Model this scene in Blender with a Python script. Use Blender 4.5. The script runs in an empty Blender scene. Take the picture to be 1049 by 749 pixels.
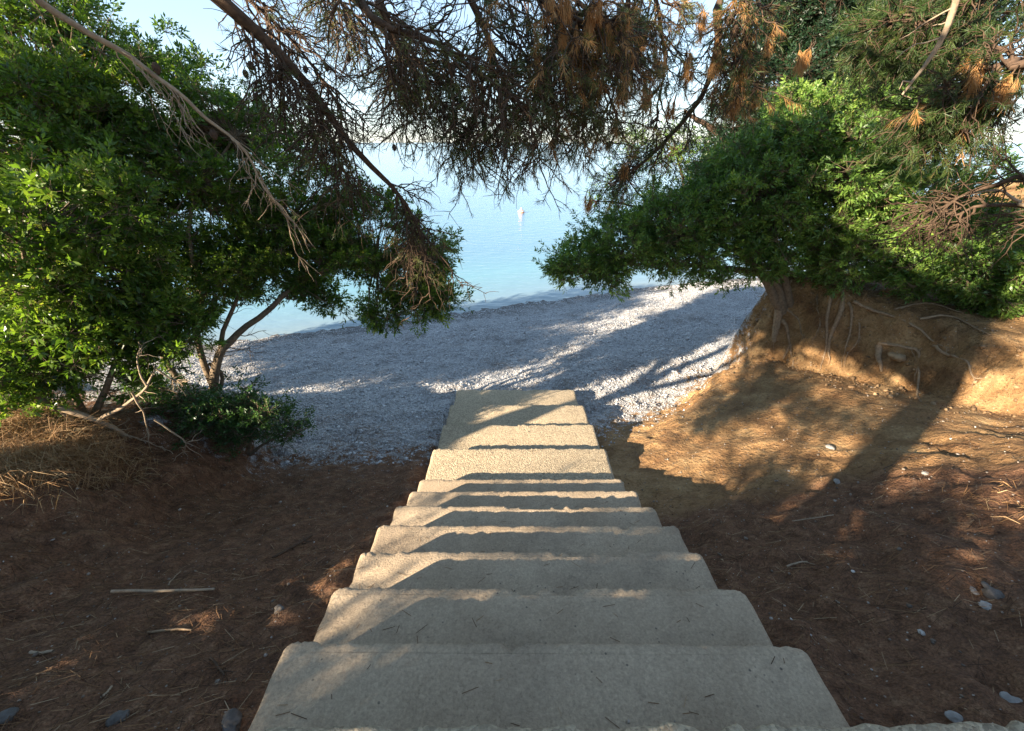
import bpy, math, random
import numpy as np
from mathutils import Vector

rng = np.random.default_rng(7)
random.seed(7)
scene = bpy.context.scene
COL = scene.collection
R = math.radians

# ------------------------------------------------------------------ helpers
def tag(o, label=None, cat=None, group=None, kind=None):
    if label: o["label"] = label
    if cat: o["category"] = cat
    if group: o["group"] = group
    if kind: o["kind"] = kind
    return o

def empty(name, loc):
    o = bpy.data.objects.new(name, None)
    o.empty_display_size = 0.2
    o.location = loc
    COL.objects.link(o)
    return o

def mesh_np(name, V, F, mat, parent=None, smooth=False, attrs=None):
    """V (n,3); F list of int arrays of shape (m,k)."""
    V = np.asarray(V, dtype=np.float32)
    if parent is not None:
        V = V - np.array(parent.location, dtype=np.float32)
    F = [np.asarray(f, dtype=np.int32) for f in F if len(f)]
    me = bpy.data.meshes.new(name)
    me.vertices.add(len(V))
    me.vertices.foreach_set("co", V.ravel())
    loops = np.concatenate([f.ravel() for f in F])
    sizes = np.concatenate([np.full(len(f), f.shape[1], np.int32) for f in F])
    starts = np.concatenate([[0], np.cumsum(sizes)[:-1]]).astype(np.int32)
    me.loops.add(len(loops))
    me.loops.foreach_set("vertex_index", loops)
    me.polygons.add(len(sizes))
    me.polygons.foreach_set("loop_start", starts)
    me.polygons.foreach_set("loop_total", sizes)
    if smooth:
        me.polygons.foreach_set("use_smooth", np.ones(len(sizes), dtype=bool))
    if attrs:
        for an, (dom, arr) in attrs.items():
            a = me.attributes.new(an, 'FLOAT', dom)
            a.data.foreach_set("value", np.asarray(arr, dtype=np.float32))
    me.materials.append(mat)
    me.update(calc_edges=True)
    o = bpy.data.objects.new(name, me)
    COL.objects.link(o)
    if parent is not None:
        o.parent = parent
    return o

def unit(a):
    return a / np.maximum(np.linalg.norm(a, axis=-1, keepdims=True), 1e-9)

def sstep(a, b, x):
    t = np.clip((x - a) / (b - a), 0, 1)
    return t * t * (3 - 2 * t)

_lat = np.random.default_rng(3).random((256, 256))
def vnoise(x, y):
    xi = np.floor(x).astype(int); yi = np.floor(y).astype(int)
    fx = x - xi; fy = y - yi
    fx = fx * fx * (3 - 2 * fx); fy = fy * fy * (3 - 2 * fy)
    a = _lat[xi % 256, yi % 256]; b = _lat[(xi + 1) % 256, yi % 256]
    c = _lat[xi % 256, (yi + 1) % 256]; d = _lat[(xi + 1) % 256, (yi + 1) % 256]
    return (a * (1 - fx) + b * fx) * (1 - fy) + (c * (1 - fx) + d * fx) * fy - 0.5
def fbm(x, y, o=4):
    s = 0; amp = 1.0
    for i in range(o):
        s = s + amp * vnoise(x * 2 ** i + 17.3 * i, y * 2 ** i + 9.1 * i)
        amp *= 0.5
    return s

# ------------------------------------------------------------------ camera
FPX = 430.0; PITCH = R(28.0); CZ = 4.7
cs, sn = math.cos(PITCH), math.sin(PITCH)
cam_d = bpy.data.cameras.new("camera")
cam_d.sensor_width = 36.0
cam_d.lens = 36.0 * FPX / 1049.0
cam_d.clip_start = 0.05; cam_d.clip_end = 30000
cam = bpy.data.objects.new("camera", cam_d)
cam.location = (0, 0, CZ)
cam.rotation_euler = (R(90) - PITCH, 0, 0)
COL.objects.link(cam)
scene.camera = cam

def at(px, py, Y):
    """a point of the place at forward distance Y seen in direction (px,py)"""
    a = (px - 524.5) / FPX; k = (py - 374.5) / FPX
    t = Y / (cs - k * sn)
    return np.array([a * t, Y, CZ - t * (sn + k * cs)])

# ------------------------------------------------------------------ materials
def new_mat(name):
    m = bpy.data.materials.new(name); m.use_nodes = True
    nt = m.node_tree
    return m, nt, nt.nodes, nt.links, nt.nodes["Principled BSDF"]
def node(nt, t, **kw):
    n = nt.nodes.new(t)
    for k, v in kw.items(): setattr(n, k, v)
    return n
def ramp(nt, fac, stops, interp='LINEAR'):
    r = node(nt, 'ShaderNodeValToRGB')
    r.color_ramp.interpolation = interp
    el = r.color_ramp.elements
    while len(el) < len(stops): el.new(0.5)
    for e, (p, c) in zip(el, stops):
        e.position = p; e.color = (*c, 1)
    nt.links.new(fac, r.inputs[0])
    return r.outputs[0]
def mixc(nt, fac, a, b, mode='MIX'):
    m = node(nt, 'ShaderNodeMix', data_type='RGBA', blend_type=mode)
    for s, v in ((m.inputs[0], fac), (m.inputs[6], a), (m.inputs[7], b)):
        if isinstance(v, (int, float)): s.default_value = v
        elif isinstance(v, tuple): s.default_value = (*v, 1)
        else: nt.links.new(v, s)
    return m.outputs[2]
def noise(nt, scale, detail=4, rough=0.55, vec=None):
    n = node(nt, 'ShaderNodeTexNoise')
    n.inputs['Scale'].default_value = scale
    n.inputs['Detail'].default_value = detail
    n.inputs['Roughness'].default_value = rough
    if vec is not None: nt.links.new(vec, n.inputs['Vector'])
    return n.outputs['Fac']
def voro(nt, scale, vec=None, feature='F1', rnd=1.0):
    n = node(nt, 'ShaderNodeTexVoronoi', feature=feature)
    n.inputs['Scale'].default_value = scale
    n.inputs['Randomness'].default_value = rnd
    if vec is not None: nt.links.new(vec, n.inputs['Vector'])
    return n
def bump(nt, h, strength, dist, prev=None):
    b = node(nt, 'ShaderNodeBump')
    b.inputs['Strength'].default_value = strength
    b.inputs['Distance'].default_value = dist
    nt.links.new(h, b.inputs['Height'])
    if prev is not None: nt.links.new(prev, b.inputs['Normal'])
    return b.outputs[0]
def attr(nt, name):
    a = node(nt, 'ShaderNodeAttribute', attribute_name=name)
    return a.outputs['Fac']
def math_n(nt, op, a, b=None):
    m = node(nt, 'ShaderNodeMath', operation=op)
    for i, v in enumerate((a, b)):
        if v is None: continue
        if isinstance(v, (int, float)): m.inputs[i].default_value = v
        else: nt.links.new(v, m.inputs[i])
    return m.outputs[0]

def leaf_mat(name, stops, trans=0.3, rough=0.42, tint=(1.25, 1.3, 0.55), spec=0.45):
    m, nt, N, L, P = new_mat(name)
    c = ramp(nt, attr(nt, "rnd"), stops)
    L.new(c, P.inputs['Base Color'])
    P.inputs['Roughness'].default_value = rough
    P.inputs['Specular IOR Level'].default_value = spec
    tr = node(nt, 'ShaderNodeBsdfTranslucent')
    L.new(mixc(nt, 1.0, c, tint, 'MULTIPLY'), tr.inputs[0])
    mx = node(nt, 'ShaderNodeMixShader'); mx.inputs[0].default_value = trans
    L.new(P.outputs[0], mx.inputs[1]); L.new(tr.outputs[0], mx.inputs[2])
    L.new(mx.outputs[0], N["Material Output"].inputs[0])
    return m

def bark_mat(name, c1, c2, scale=30):
    m, nt, N, L, P = new_mat(name)
    tc = node(nt, 'ShaderNodeTexCoord')
    n1 = noise(nt, scale, 6, 0.65, tc.outputs['Object'])
    n2 = noise(nt, scale * 0.15, 3, 0.5, tc.outputs['Object'])
    c = ramp(nt, n1, [(0.3, c1), (0.7, c2)])
    c = mixc(nt, math_n(nt, 'MULTIPLY', n2, 0.5), c, tuple(v * 0.55 for v in c1))
    L.new(c, P.inputs['Base Color'])
    P.inputs['Roughness'].default_value = 0.9
    P.inputs['Specular IOR Level'].default_value = 0.2
    L.new(bump(nt, n1, 0.8, 0.006), P.inputs['Normal'])
    return m

M_mastic = leaf_mat("mastic_leaf", [(0, (0.040, 0.078, 0.016)), (0.45, (0.075, 0.145, 0.022)), (0.78, (0.18, 0.28, 0.042)), (0.94, (0.29, 0.34, 0.07)), (1, (0.34, 0.21, 0.09))], 0.5, .36)
M_mastic2 = leaf_mat("deep_green_leaf", [(0, (0.042, 0.088, 0.020)), (0.5, (0.100, 0.190, 0.034)), (0.85, (0.19, 0.30, 0.052)), (0.96, (0.25, 0.31, 0.07)), (1, (0.30, 0.19, 0.08))], 0.32)
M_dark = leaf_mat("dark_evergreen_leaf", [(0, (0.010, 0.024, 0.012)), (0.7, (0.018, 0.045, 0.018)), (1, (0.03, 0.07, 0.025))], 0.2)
M_shade = leaf_mat("shaded_bush_leaf", [(0, (0.022, 0.058, 0.018)), (0.7, (0.052, 0.12, 0.028)), (1, (0.11, 0.18, 0.045))], 0.25)  # green darkened to carry the shade the low bush stands in
M_needle = leaf_mat("pine_needle", [(0, (0.035, 0.055, 0.020)), (0.5, (0.075, 0.105, 0.030)), (0.8, (0.15, 0.16, 0.04)), (1, (0.24, 0.16, 0.05))], 0.25, 0.5, (1.2, 1.15, 0.6))
M_needle_g = leaf_mat("green_pine_needle", [(0, (0.022, 0.048, 0.012)), (0.6, (0.050, 0.090, 0.020)), (0.9, (0.10, 0.13, 0.03)), (1, (0.16, 0.11, 0.03))], 0.3, 0.5, (1.2, 1.15, 0.6))
M_needle_d = leaf_mat("dead_pine_needle", [(0, (0.28, 0.13, 0.04)), (0.6, (0.46, 0.24, 0.08)), (1, (0.55, 0.34, 0.14))], 0.3, 0.6, (1.1, 0.95, 0.7))
M_straw = leaf_mat("straw", [(0, (0.20, 0.105, 0.045)), (0.6, (0.38, 0.225, 0.105)), (1, (0.52, 0.37, 0.20))], 0.2, 0.7, (1, 1, 0.8), 0.2)
M_litter = leaf_mat("needle_litter", [(0, (0.05, 0.027, 0.016)), (0.6, (0.13, 0.066, 0.032)), (0.9, (0.22, 0.12, 0.055)), (1, (0.38, 0.27, 0.16))], 0.05, 0.8, (1, 1, 1), 0.15)
M_bark_grey = bark_mat("mastic_bark", (0.11, 0.078, 0.05), (0.29, 0.215, 0.14))
M_bark_pine = bark_mat("pine_bark", (0.050, 0.032, 0.022), (0.155, 0.10, 0.065))
M_twig_dead = bark_mat("dead_twig", (0.05, 0.032, 0.021), (0.135, 0.088, 0.055))
M_wood_pale = bark_mat("weathered_wood", (0.24, 0.17, 0.11), (0.48, 0.37, 0.25))
M_root = bark_mat("root_bark", (0.20, 0.13, 0.075), (0.42, 0.30, 0.185))
M_cone = bark_mat("cone_scale", (0.045, 0.03, 0.022), (0.13, 0.085, 0.055), 60)

def concrete(name, c1, c2, agg, agg_amt):
    m, nt, N, L, P = new_mat(name)
    tc = node(nt, 'ShaderNodeTexCoord'); O = tc.outputs['Object']
    big = noise(nt, 2.2, 5, 0.6, O)
    mid = noise(nt, 14, 5, 0.65, O)
    fine = noise(nt, 95, 5, 0.75, O)
    c = ramp(nt, big, [(0.32, c1), (0.68, c2)])
    c = mixc(nt, math_n(nt, 'MULTIPLY', mid, 0.35), c, tuple(v * 0.6 for v in c1))
    c = mixc(nt, 0.55, c, ramp(nt, fine, [(0.32, (0.32, 0.31, 0.30)), (0.7, (1.3, 1.27, 1.22))]), 'MULTIPLY')
    pit = voro(nt, 30, O)
    pm = ramp(nt, pit.outputs['Distance'], [(0.10, (1, 1, 1)), (0.18, (0, 0, 0))])
    gate = ramp(nt, noise(nt, 9, 2, 0.5, O), [(0.52, (0, 0, 0)), (0.62, (1, 1, 1))])
    pm2 = mixc(nt, 1.0, pm, gate, 'MULTIPLY')
    c = mixc(nt, pm2, c, (0.06, 0.05, 0.045))
    stain = ramp(nt, noise(nt, 1.6, 7, 0.75, O), [(0.50, (0, 0, 0)), (0.72, (0.65, 0.65, 0.65))])
    c = mixc(nt, stain, c, (0.13, 0.10, 0.075))
    ag = voro(nt, 85, O)
    agc = ramp(nt, ag.outputs['Color'], [(0, tuple(v * 0.42 for v in agg)), (1, tuple(v * 1.35 for v in agg))])
    c = mixc(nt, agg_amt, c, agc)
    L.new(c, P.inputs['Base Color'])
    P.inputs['Roughness'].default_value = 0.92
    P.inputs['Specular IOR Level'].default_value = 0.25
    b = bump(nt, noise(nt, 35, 6, 0.75, O), 0.35, 0.006)
    b = bump(nt, fine, 1.0, 0.008, b)
    inv = math_n(nt, 'SUBTRACT', 1.0, ag.outputs['Distance'])
    b = bump(nt, inv, 0.1 + agg_amt * 0.8, 0.004 + 0.007 * agg_amt, b)
    L.new(b, P.inputs['Normal'])
    return m
M_conc = concrete("worn_concrete", (0.39, 0.29, 0.19), (0.57, 0.445, 0.305), (0.56, 0.435, 0.295), 0.20)
M_conc_agg = concrete("exposed_aggregate_concrete", (0.34, 0.26, 0.165), (0.48, 0.38, 0.25), (0.52, 0.415, 0.275), 0.75)

def ground_mat():
    m, nt, N, L, P = new_mat("dirt_and_pebbles")
    tc = node(nt, 'ShaderNodeTexCoord'); O = tc.outputs['Object']
    # soil
    n1 = noise(nt, 3.0, 7, 0.65, O); n2 = noise(nt, 40, 5, 0.65, O); n3 = noise(nt, 12, 5, 0.6, O)
    soil = ramp(nt, n1, [(0.30, (0.16, 0.083, 0.036)), (0.5, (0.29, 0.168, 0.073)), (0.72, (0.44, 0.29, 0.14))])
    soil = mixc(nt, 0.7, soil, ramp(nt, n2, [(0.3, (0.5, 0.46, 0.42)), (0.7, (1.2, 1.2, 1.2))]), 'MULTIPLY')
    lit = ramp(nt, n3, [(0.3, (0.11, 0.055, 0.030)), (0.55, (0.205, 0.105, 0.056)), (0.75, (0.30, 0.175, 0.098))])
    lit = mixc(nt, 0.8, lit, ramp(nt, noise(nt, 90, 4, 0.7, O), [(0.35, (0.4, 0.38, 0.36)), (0.7, (1.4, 1.35, 1.3))]), 'MULTIPLY')
    lf = math_n(nt, 'ADD', attr(nt, "litter"), math_n(nt, 'MULTIPLY', math_n(nt, 'SUBTRACT', n1, 0.5), 0.9))
    lf = ramp(nt, lf, [(0.35, (0, 0, 0)), (0.65, (1, 1, 1))])
    dirt = mixc(nt, lf, soil, lit)
    # scattered grit in the dirt
    gv = voro(nt, 30, O)
    gm = ramp(nt, gv.outputs['Distance'], [(0.10, (1, 1, 1)), (0.16, (0, 0, 0))])
    gg = ramp(nt, gv.outputs['Color'], [(0.70, (0, 0, 0)), (0.74, (1, 1, 1))])
    dirt = mixc(nt, mixc(nt, 1.0, gm, gg, 'MULTIPLY'), dirt, (0.40, 0.35, 0.29))
    # pebbles
    pv = voro(nt, 24, O); pv2 = voro(nt, 55, O)
    pc = ramp(nt, pv.outputs['Color'], [(0.0, (0.22, 0.215, 0.21)), (0.35, (0.42, 0.41, 0.40)), (0.7, (0.58, 0.57, 0.56)), (1, (0.74, 0.73, 0.72))])
    pc2 = ramp(nt, pv2.outputs['Color'], [(0.0, (0.17, 0.16, 0.155)), (0.5, (0.45, 0.44, 0.43)), (1, (0.72, 0.71, 0.70))])
    pc = mixc(nt, 0.5, pc, pc2)
    gap = ramp(nt, pv2.outputs['Distance'], [(0.4, (1, 1, 1)), (0.8, (0.6, 0.58, 0.56))])
    pc = mixc(nt, 1.0, pc, gap, 'MULTIPLY')
    weed = ramp(nt, noise(nt, 1.3, 6, 0.7, O), [(0.50, (0, 0, 0)), (0.72, (0.75, 0.75, 0.75))])
    pc = mixc(nt, weed, pc, (0.13, 0.10, 0.075))
    wet = ramp(nt, attr(nt, "wet"), [(0.0, (1, 1, 1)), (0.6, (0.5, 0.47, 0.44)), (1.0, (0.4, 0.38, 0.36))])
    pc = mixc(nt, 1.0, pc, wet, 'MULTIPLY')
    pf = math_n(nt, 'ADD', attr(nt, "pebble"), math_n(nt, 'MULTIPLY', math_n(nt, 'SUBTRACT', noise(nt, 7, 7, 0.8, O), 0.5), 1.9))
    pf = ramp(nt, pf, [(0.45, (0, 0, 0)), (0.62, (1, 1, 1))])
    c = mixc(nt, pf, dirt, pc)
    L.new(c, P.inputs['Base Color'])
    P.inputs['Roughness'].default_value = 0.9
    P.inputs['Specular IOR Level'].default_value = 0.25
    hb = mixc(nt, pf, n2, math_n(nt, 'SUBTRACT', 1.0, pv2.outputs['Distance']))
    b = bump(nt, n3, 0.9, 0.08)
    b = bump(nt, hb, 0.9, 0.02, b)
    L.new(b, P.inputs['Normal'])
    return m
M_ground = ground_mat()

def stone_mat(name, stops):
    m, nt, N, L, P = new_mat(name)
    c = ramp(nt, attr(nt, "rnd"), stops)
    tc = node(nt, 'ShaderNodeTexCoord')
    n = noise(nt, 60, 4, 0.6, tc.outputs['Object'])
    c = mixc(nt, 0.6, c, ramp(nt, n, [(0.3, (0.6, 0.6, 0.6)), (0.7, (1.15, 1.15, 1.15))]), 'MULTIPLY')
    L.new(c, P.inputs['Base Color'])
    P.inputs['Roughness'].default_value = 0.7
    P.inputs['Specular IOR Level'].default_value = 0.35
    L.new(bump(nt, n, 0.3, 0.005), P.inputs['Normal'])
    return m
M_pebble = stone_mat("pebble_stone", [(0, (0.24, 0.225, 0.21)), (0.3, (0.37, 0.365, 0.36)), (0.85, (0.48, 0.48, 0.48)), (1, (0.60, 0.60, 0.595))])
M_grit = stone_mat("grit_stone", [(0, (0.10, 0.075, 0.055)), (0.7, (0.22, 0.17, 0.125)), (0.95, (0.36, 0.31, 0.26)), (1, (0.58, 0.55, 0.50))])

M_crumb = stone_mat("earth_crumb", [(0, (0.10, 0.06, 0.028)), (0.6, (0.20, 0.12, 0.058)), (1, (0.34, 0.23, 0.125))])
def sea_mat():
    m, nt, N, L, P = new_mat("sea_water")
    g = node(nt, 'ShaderNodeNewGeometry')
    sp = node(nt, 'ShaderNodeSeparateXYZ'); L.new(g.outputs['Position'], sp.inputs[0])
    s = math_n(nt, 'SUBTRACT', sp.outputs['Y'], math_n(nt, 'ADD', math_n(nt, 'MULTIPLY', sp.outputs['X'], 0.40), 13.0))
    s = math_n(nt, 'ADD', s, math_n(nt, 'MULTIPLY', noise(nt, 0.25, 3, 0.5, g.outputs['Position']), 2.0))
    f = math_n(nt, 'DIVIDE', math_n(nt, 'SUBTRACT', s, 1.0), 80.0)
    c = ramp(nt, f, [(0.0, (0.20, 0.24, 0.24)), (0.015, (0.17, 0.26, 0.30)), (0.05, (0.145, 0.285, 0.325)), (0.10, (0.12, 0.235, 0.305)), (0.3, (0.10, 0.22, 0.325)), (1.0, (0.11, 0.24, 0.36))])
    L.new(c, P.inputs['Base Color'])
    P.inputs['Roughness'].default_value = 0.14
    P.inputs['IOR'].default_value = 1.33
    mp = node(nt, 'ShaderNodeMapping'); mp.inputs['Scale'].default_value = (0.6, 1.6, 1)
    mp.inputs['Rotation'].default_value = (0, 0, R(20))
    L.new(g.outputs['Position'], mp.inputs[0])
    w1 = noise(nt, 2.2, 3, 0.5, mp.outputs[0]); w2 = noise(nt, 0.35, 3, 0.5, mp.outputs[0])
    b = bump(nt, w2, 0.10, 0.15)
    b = bump(nt, w1, 0.55, 0.06, b)
    L.new(b, P.inputs['Normal'])
    return m
M_sea = sea_mat()

def plain_mat(name, c, rough=0.5):
    m, nt, N, L, P = new_mat(name)
    tc = node(nt, 'ShaderNodeTexCoord')
    n = noise(nt, 8, 4, 0.6, tc.outputs['Object'])
    L.new(mixc(nt, 0.4, c, ramp(nt, n, [(0.3, (0.65, 0.65, 0.65)), (0.7, (1.1, 1.1, 1.1))]), 'MULTIPLY'), P.inputs['Base Color'])
    P.inputs['Roughness'].default_value = rough
    return m

# ------------------------------------------------------------------ terrain
NOSE = [(0.924 + 0.36 * i, 3.014 - 0.199 * i) for i in range(7)] + [(3.79, 1.62), (4.52, 1.42), (5.29, 1.22), (6.03, 1.04)]
BY = np.array([-8, 0.30, 0.57, 0.92, 3.08, 3.79, 4.52, 5.29, 6.03, 7.0, 9.0])
BZ = np.array([3.25, 3.12, 2.97, 2.74, 1.56, 1.36, 1.16, 0.97, 0.84, 0.74, 0.5])
def shore(x):
    return 13.0 + 4.6 * np.tanh(x / 11.0)
def H0(x, y):
    s = (shore(x) - y) * 0.92
    zb = 0.135 * s + 0.10 * fbm(x * 0.5, y * 0.5, 3) * sstep(0, 4, s)
    zb = np.minimum(zb, 3.2)
    base = np.interp(y, BY, BZ)
    w = sstep(5.4, 7.4, y)
    side = sstep(8, 14, np.abs(x))
    z = base * (1 - w) + zb * w
    z = z * (1 - side) + np.minimum(zb, 1.2) * side
    nz = fbm(x * 0.9 + 5, y * 0.9, 4)
    yb = 5.6 + 0.3 * np.clip(x, -14, 14) + 0.35 * sstep(-2.0, -3.2, x)
    # left bank
    pl = 2.15 + 0.22 * np.clip(4.2 - y, -1, 4.5) + 0.12 * np.clip(-x - 3.5, 0, 6)
    ml = sstep(-2.5, -3.7, x + nz * 0.5) * sstep(yb + 0.35, yb - 0.55, y + nz * 0.5)
    z = z + ml * np.maximum(pl - z, 0)
    # right apron and bank
    ap = sstep(yb - 0.2 + 0.45 * (x - 3), yb - 1.3 + 0.45 * (x - 3), y + nz * 0.4)
    z = z + ap * 0.33 * np.clip(x - 1.3, 0, 2.6) * sstep(-1.5, 1.5, y)
    xf = 3.9 + np.clip(5.9 - y, -2, 6) * 0.42
    pr = 2.85 + 0.45 * np.clip(x - 5.8, 0, 4) + 0.3 * fbm(x * .7, y * .7, 2)
    mr = sstep(xf, xf + 0.6, x + nz * 0.6 + 0.12 * fbm(y * 5 + 2, x * 2, 2)) * sstep(yb + 0.35, yb - 0.35, y + nz * 0.6)
    z = z + mr * np.maximum(pr - z, 0)
    return z
def H(x, y):
    x = np.asarray(x, float); y = np.asarray(y, float)
    z = H0(x, y)
    near = np.exp(-((x / 14) ** 4)) * sstep(18, 12, y)
    # clods and ripples; deeper on steep faces
    e = 0.12
    sl = np.hypot(H0(x + e, y) - H0(x - e, y), H0(x, y + e) - H0(x, y - e)) / (2 * e)
    z = z + near * (0.05 * fbm(x * 3.1, y * 3.1, 4) + (0.025 + 0.24 * np.clip(sl - 0.40, 0, 1.2)) * (fbm(x * 6 + 3, y * 6, 4) - .5 * np.abs(fbm(x * 11 + 1, y * 11, 3))) + 0.012 * fbm(x * 22, y * 22, 2))
    # keep below the stairs and the landing
    st = sstep(1.25, 1.0, np.abs(x - 0.10)) * sstep(6.6, 6.1, y) * (y > -3)
    z = z - 0.06 * st
    ax = np.abs(x - 0.12 + 0.012 * y)
    z = z + sstep(1.40, 1.06, ax) * sstep(.9, 1.0, ax) * sstep(7, 6.0, y) * (y > .7) * (0.035 + 0.16 * np.clip(fbm(x * 2 + 8, y * 2.6, 3), 0, 1))
    ld = sstep(4.6, 4.2, x) * sstep(-1.5, -1.1, x) * sstep(0.75, 0.58, y)
    z = np.where(ld > 0, np.minimum(z, z * (1 - ld) + 3.06 * ld), z)
    return z
def peb_mask(x, y):
    bl = np.where(x < 0.1, 4.35 + 0.18 * (x + 1.0), 4.9 + 0.62 * np.clip(x - 1.0, -1, 6))
    return sstep(-1.7, 1.4, (y - bl))
def litter_mask(x, y):
    l = sstep(6.6, 4.6, y + 0.15 * np.abs(x)) * np.where(x > 0, sstep(4.2, 2.6, x - 0.25 * (3.0 - y)) * sstep(3.4, 1.8, y), 1.0)
    l = np.where(x < -2.4, np.maximum(l, 0.75), l)
    return l

def axis(lo, hi, step, outer):
    core = np.arange(lo, hi + 1e-6, step)
    g = step * 1.3 ** np.arange(1, 60); g = np.cumsum(g); g = g[g < outer]
    return np.concatenate([lo - g[::-1], core, hi + g])
xs = axis(-7.5, 8.5, 0.042, 900); ys = axis(-1.0, 13.5, 0.042, 500)
GX, GY = np.meshgrid(xs, ys, indexing='ij')
GZ = H(GX, GY)
GZ = np.maximum(GZ, -6 - 0 * GX)
nx, ny = GX.shape
TV = np.stack([GX, GY, GZ], -1).reshape(-1, 3)
idx = np.arange(nx * ny).reshape(nx, ny)
TF = np.stack([idx[:-1, :-1], idx[1:, :-1], idx[1:, 1:], idx[:-1, 1:]], -1).reshape(-1, 4)
PM = peb_mask(GX, GY).ravel(); LM = litter_mask(GX, GY).ravel()
WM = sstep(0.16, 0.02, GZ).ravel()
fm = PM[TF].mean(1) + 0.25 * fbm(TV[TF].mean(1)[:, 0] * 2, TV[TF].mean(1)[:, 1] * 2, 3)
def sub_terrain(name, sel):
    F = TF[sel]
    u, inv = np.unique(F, return_inverse=True)
    return mesh_np(name, TV[u], [inv.reshape(-1, 4)], M_ground, smooth=True,
                   attrs={"pebble": ('POINT', PM[u]), "litter": ('POINT', LM[u]), "wet": ('POINT', WM[u])})
tag(sub_terrain("ground", fm < 0.5), "brown dirt slope with pine litter either side of the concrete steps", "ground", kind="structure")
tag(sub_terrain("beach", fm >= 0.5), "grey pebble beach between the foot of the steps and the sea", "beach", kind="structure")

def ground_at(px, py):
    a = (px - 524.5) / FPX; k = (py - 374.5) / FPX
    d = np.array([a, cs - k * sn, -(sn + k * cs)])
    t = np.linspace(0.4, 30, 6000)
    p = d[None] * t[:, None] + np.array([0, 0, CZ])
    hit = np.argmax(p[:, 2] < H(p[:, 0], p[:, 1]))
    return p[hit]

# sea
o = mesh_np("sea", np.array([[-6000, -3000, 0], [6000, -3000, 0], [6000, 9000, 0], [-6000, 9000, 0]]), [np.array([[0, 1, 2, 3]])], M_sea)
tag(o, "calm pale turquoise sea beyond the pebble beach", "sea", kind="structure")

# ------------------------------------------------------------------ stairs
stairs = tag(empty("concrete_stairs", (0.1, 3.0, 1.5)), "straight flight of worn concrete steps going down to the pebble beach", "stairs")
def slab(name, xl, xr, y0, y1, ztop, zbot, mat, rc=0.05, chip=0.004, parent=stairs, skew=0.0):
    pts = []
    n = 150
    for i in range(8): pts.append((xl, y0 + (y1 - rc - y0) * i / 8))
    for i in range(7):
        a = math.pi - math.pi / 2 * i / 6
        pts.append((xl + rc + rc * math.cos(a), y1 - rc + rc * math.sin(a)))
    for i in range(1, n): pts.append((xl + rc + (xr - xl - 2 * rc) * i / n, y1))
    for i in range(7):
        a = math.pi / 2 - math.pi / 2 * i / 6
        pts.append((xr - rc + rc * math.cos(a), y1 - rc + rc * math.sin(a)))
    for i in range(1, 9): pts.append((xr, y1 - rc - (y1 - rc - y0) * i / 8))
    P = np.array(pts)
    P[:, 1] += skew * (P[:, 0] - (xl + xr) / 2) * (P[:, 1] > y0 + 0.01)
    c = P.mean(0)
    m = len(P)
    so = rng.random() * 50
    nz = fbm(P[:, 0] * 14 + so, P[:, 1] * 14 + so, 4) + .5 * rng.normal(0, .5, len(P))
    chips = np.clip(fbm(P[:, 0] * 6 + so * 2, P[:, 1] * 6 + so, 4) - 0.27, 0, .3)
    V = []
    tg = np.gradient(P, axis=0); tg[:2] = (0, 1); tg[-2:] = (0, -1)
    NO = unit(np.column_stack([-tg[:, 1], tg[:, 0]])) 
    half = np.array([(xr - xl) / 2, (y1 - y0) / 2])
    def ring(inset, z, na):
        q = P.copy()
        ins = inset + na * (-nz * chip * 1.2 + chips * 0.10) * (.25 + .75 * np.abs(NO[:, 1]))
        q -= NO * ins[:, None] if np.ndim(ins) else NO * ins
        zz = np.full(m, z) - na * chips * 0.06 + na * nz * chip * 0.7
        V.append(np.column_stack([q, zz]))
    ring(0.0, zbot, 0); ring(0.0, ztop - 0.07, .5); ring(0.0, ztop - 0.028, 1); ring(0.005, ztop - 0.012, 1); ring(0.014, ztop - 0.003, 1); ring(0.032, ztop, .5)
    ring(0.046, ztop + 0.001, 0)
    nr = len(V)
    V = np.concatenate(V)
    F = []
    for r in range(nr - 1):
        a = r * m + np.arange(m); b = r * m + (np.arange(m) + 1) % m
        F.append(np.column_stack([b, a, a + m, b + m]))
    quads = np.concatenate(F)
    cap = ((nr - 1) * m + np.arange(m))[::-1].reshape(1, -1)
    return mesh_np(name, V, [quads, cap], mat, parent)
ld = slab("landing", -0.76, 4.4, -2.4, 0.588, 3.24, 2.7, M_conc_agg, 0.06, 0.010, skew=0.004)
prev = 0.575
for i, (yn, zt) in enumerate(NOSE):
    off = -0.012 * yn
    w = 1.0 + rng.uniform(-0.012, 0.012)
    xl = 0.135 + off - w + rng.uniform(-0.01, 0.01); xr = 0.135 + off + w + rng.uniform(-0.01, 0.01)
    slab("step", xl, xr, prev - 0.05 - 0.003 * (i % 3), yn, zt, zt - 0.42 - 0.011 * (i % 4), M_conc if i < 7 else M_conc_agg,
         0.045, 0.006 if i < 7 else 0.011, skew=rng.uniform(-0.006, 0.006))
    prev = yn

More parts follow.
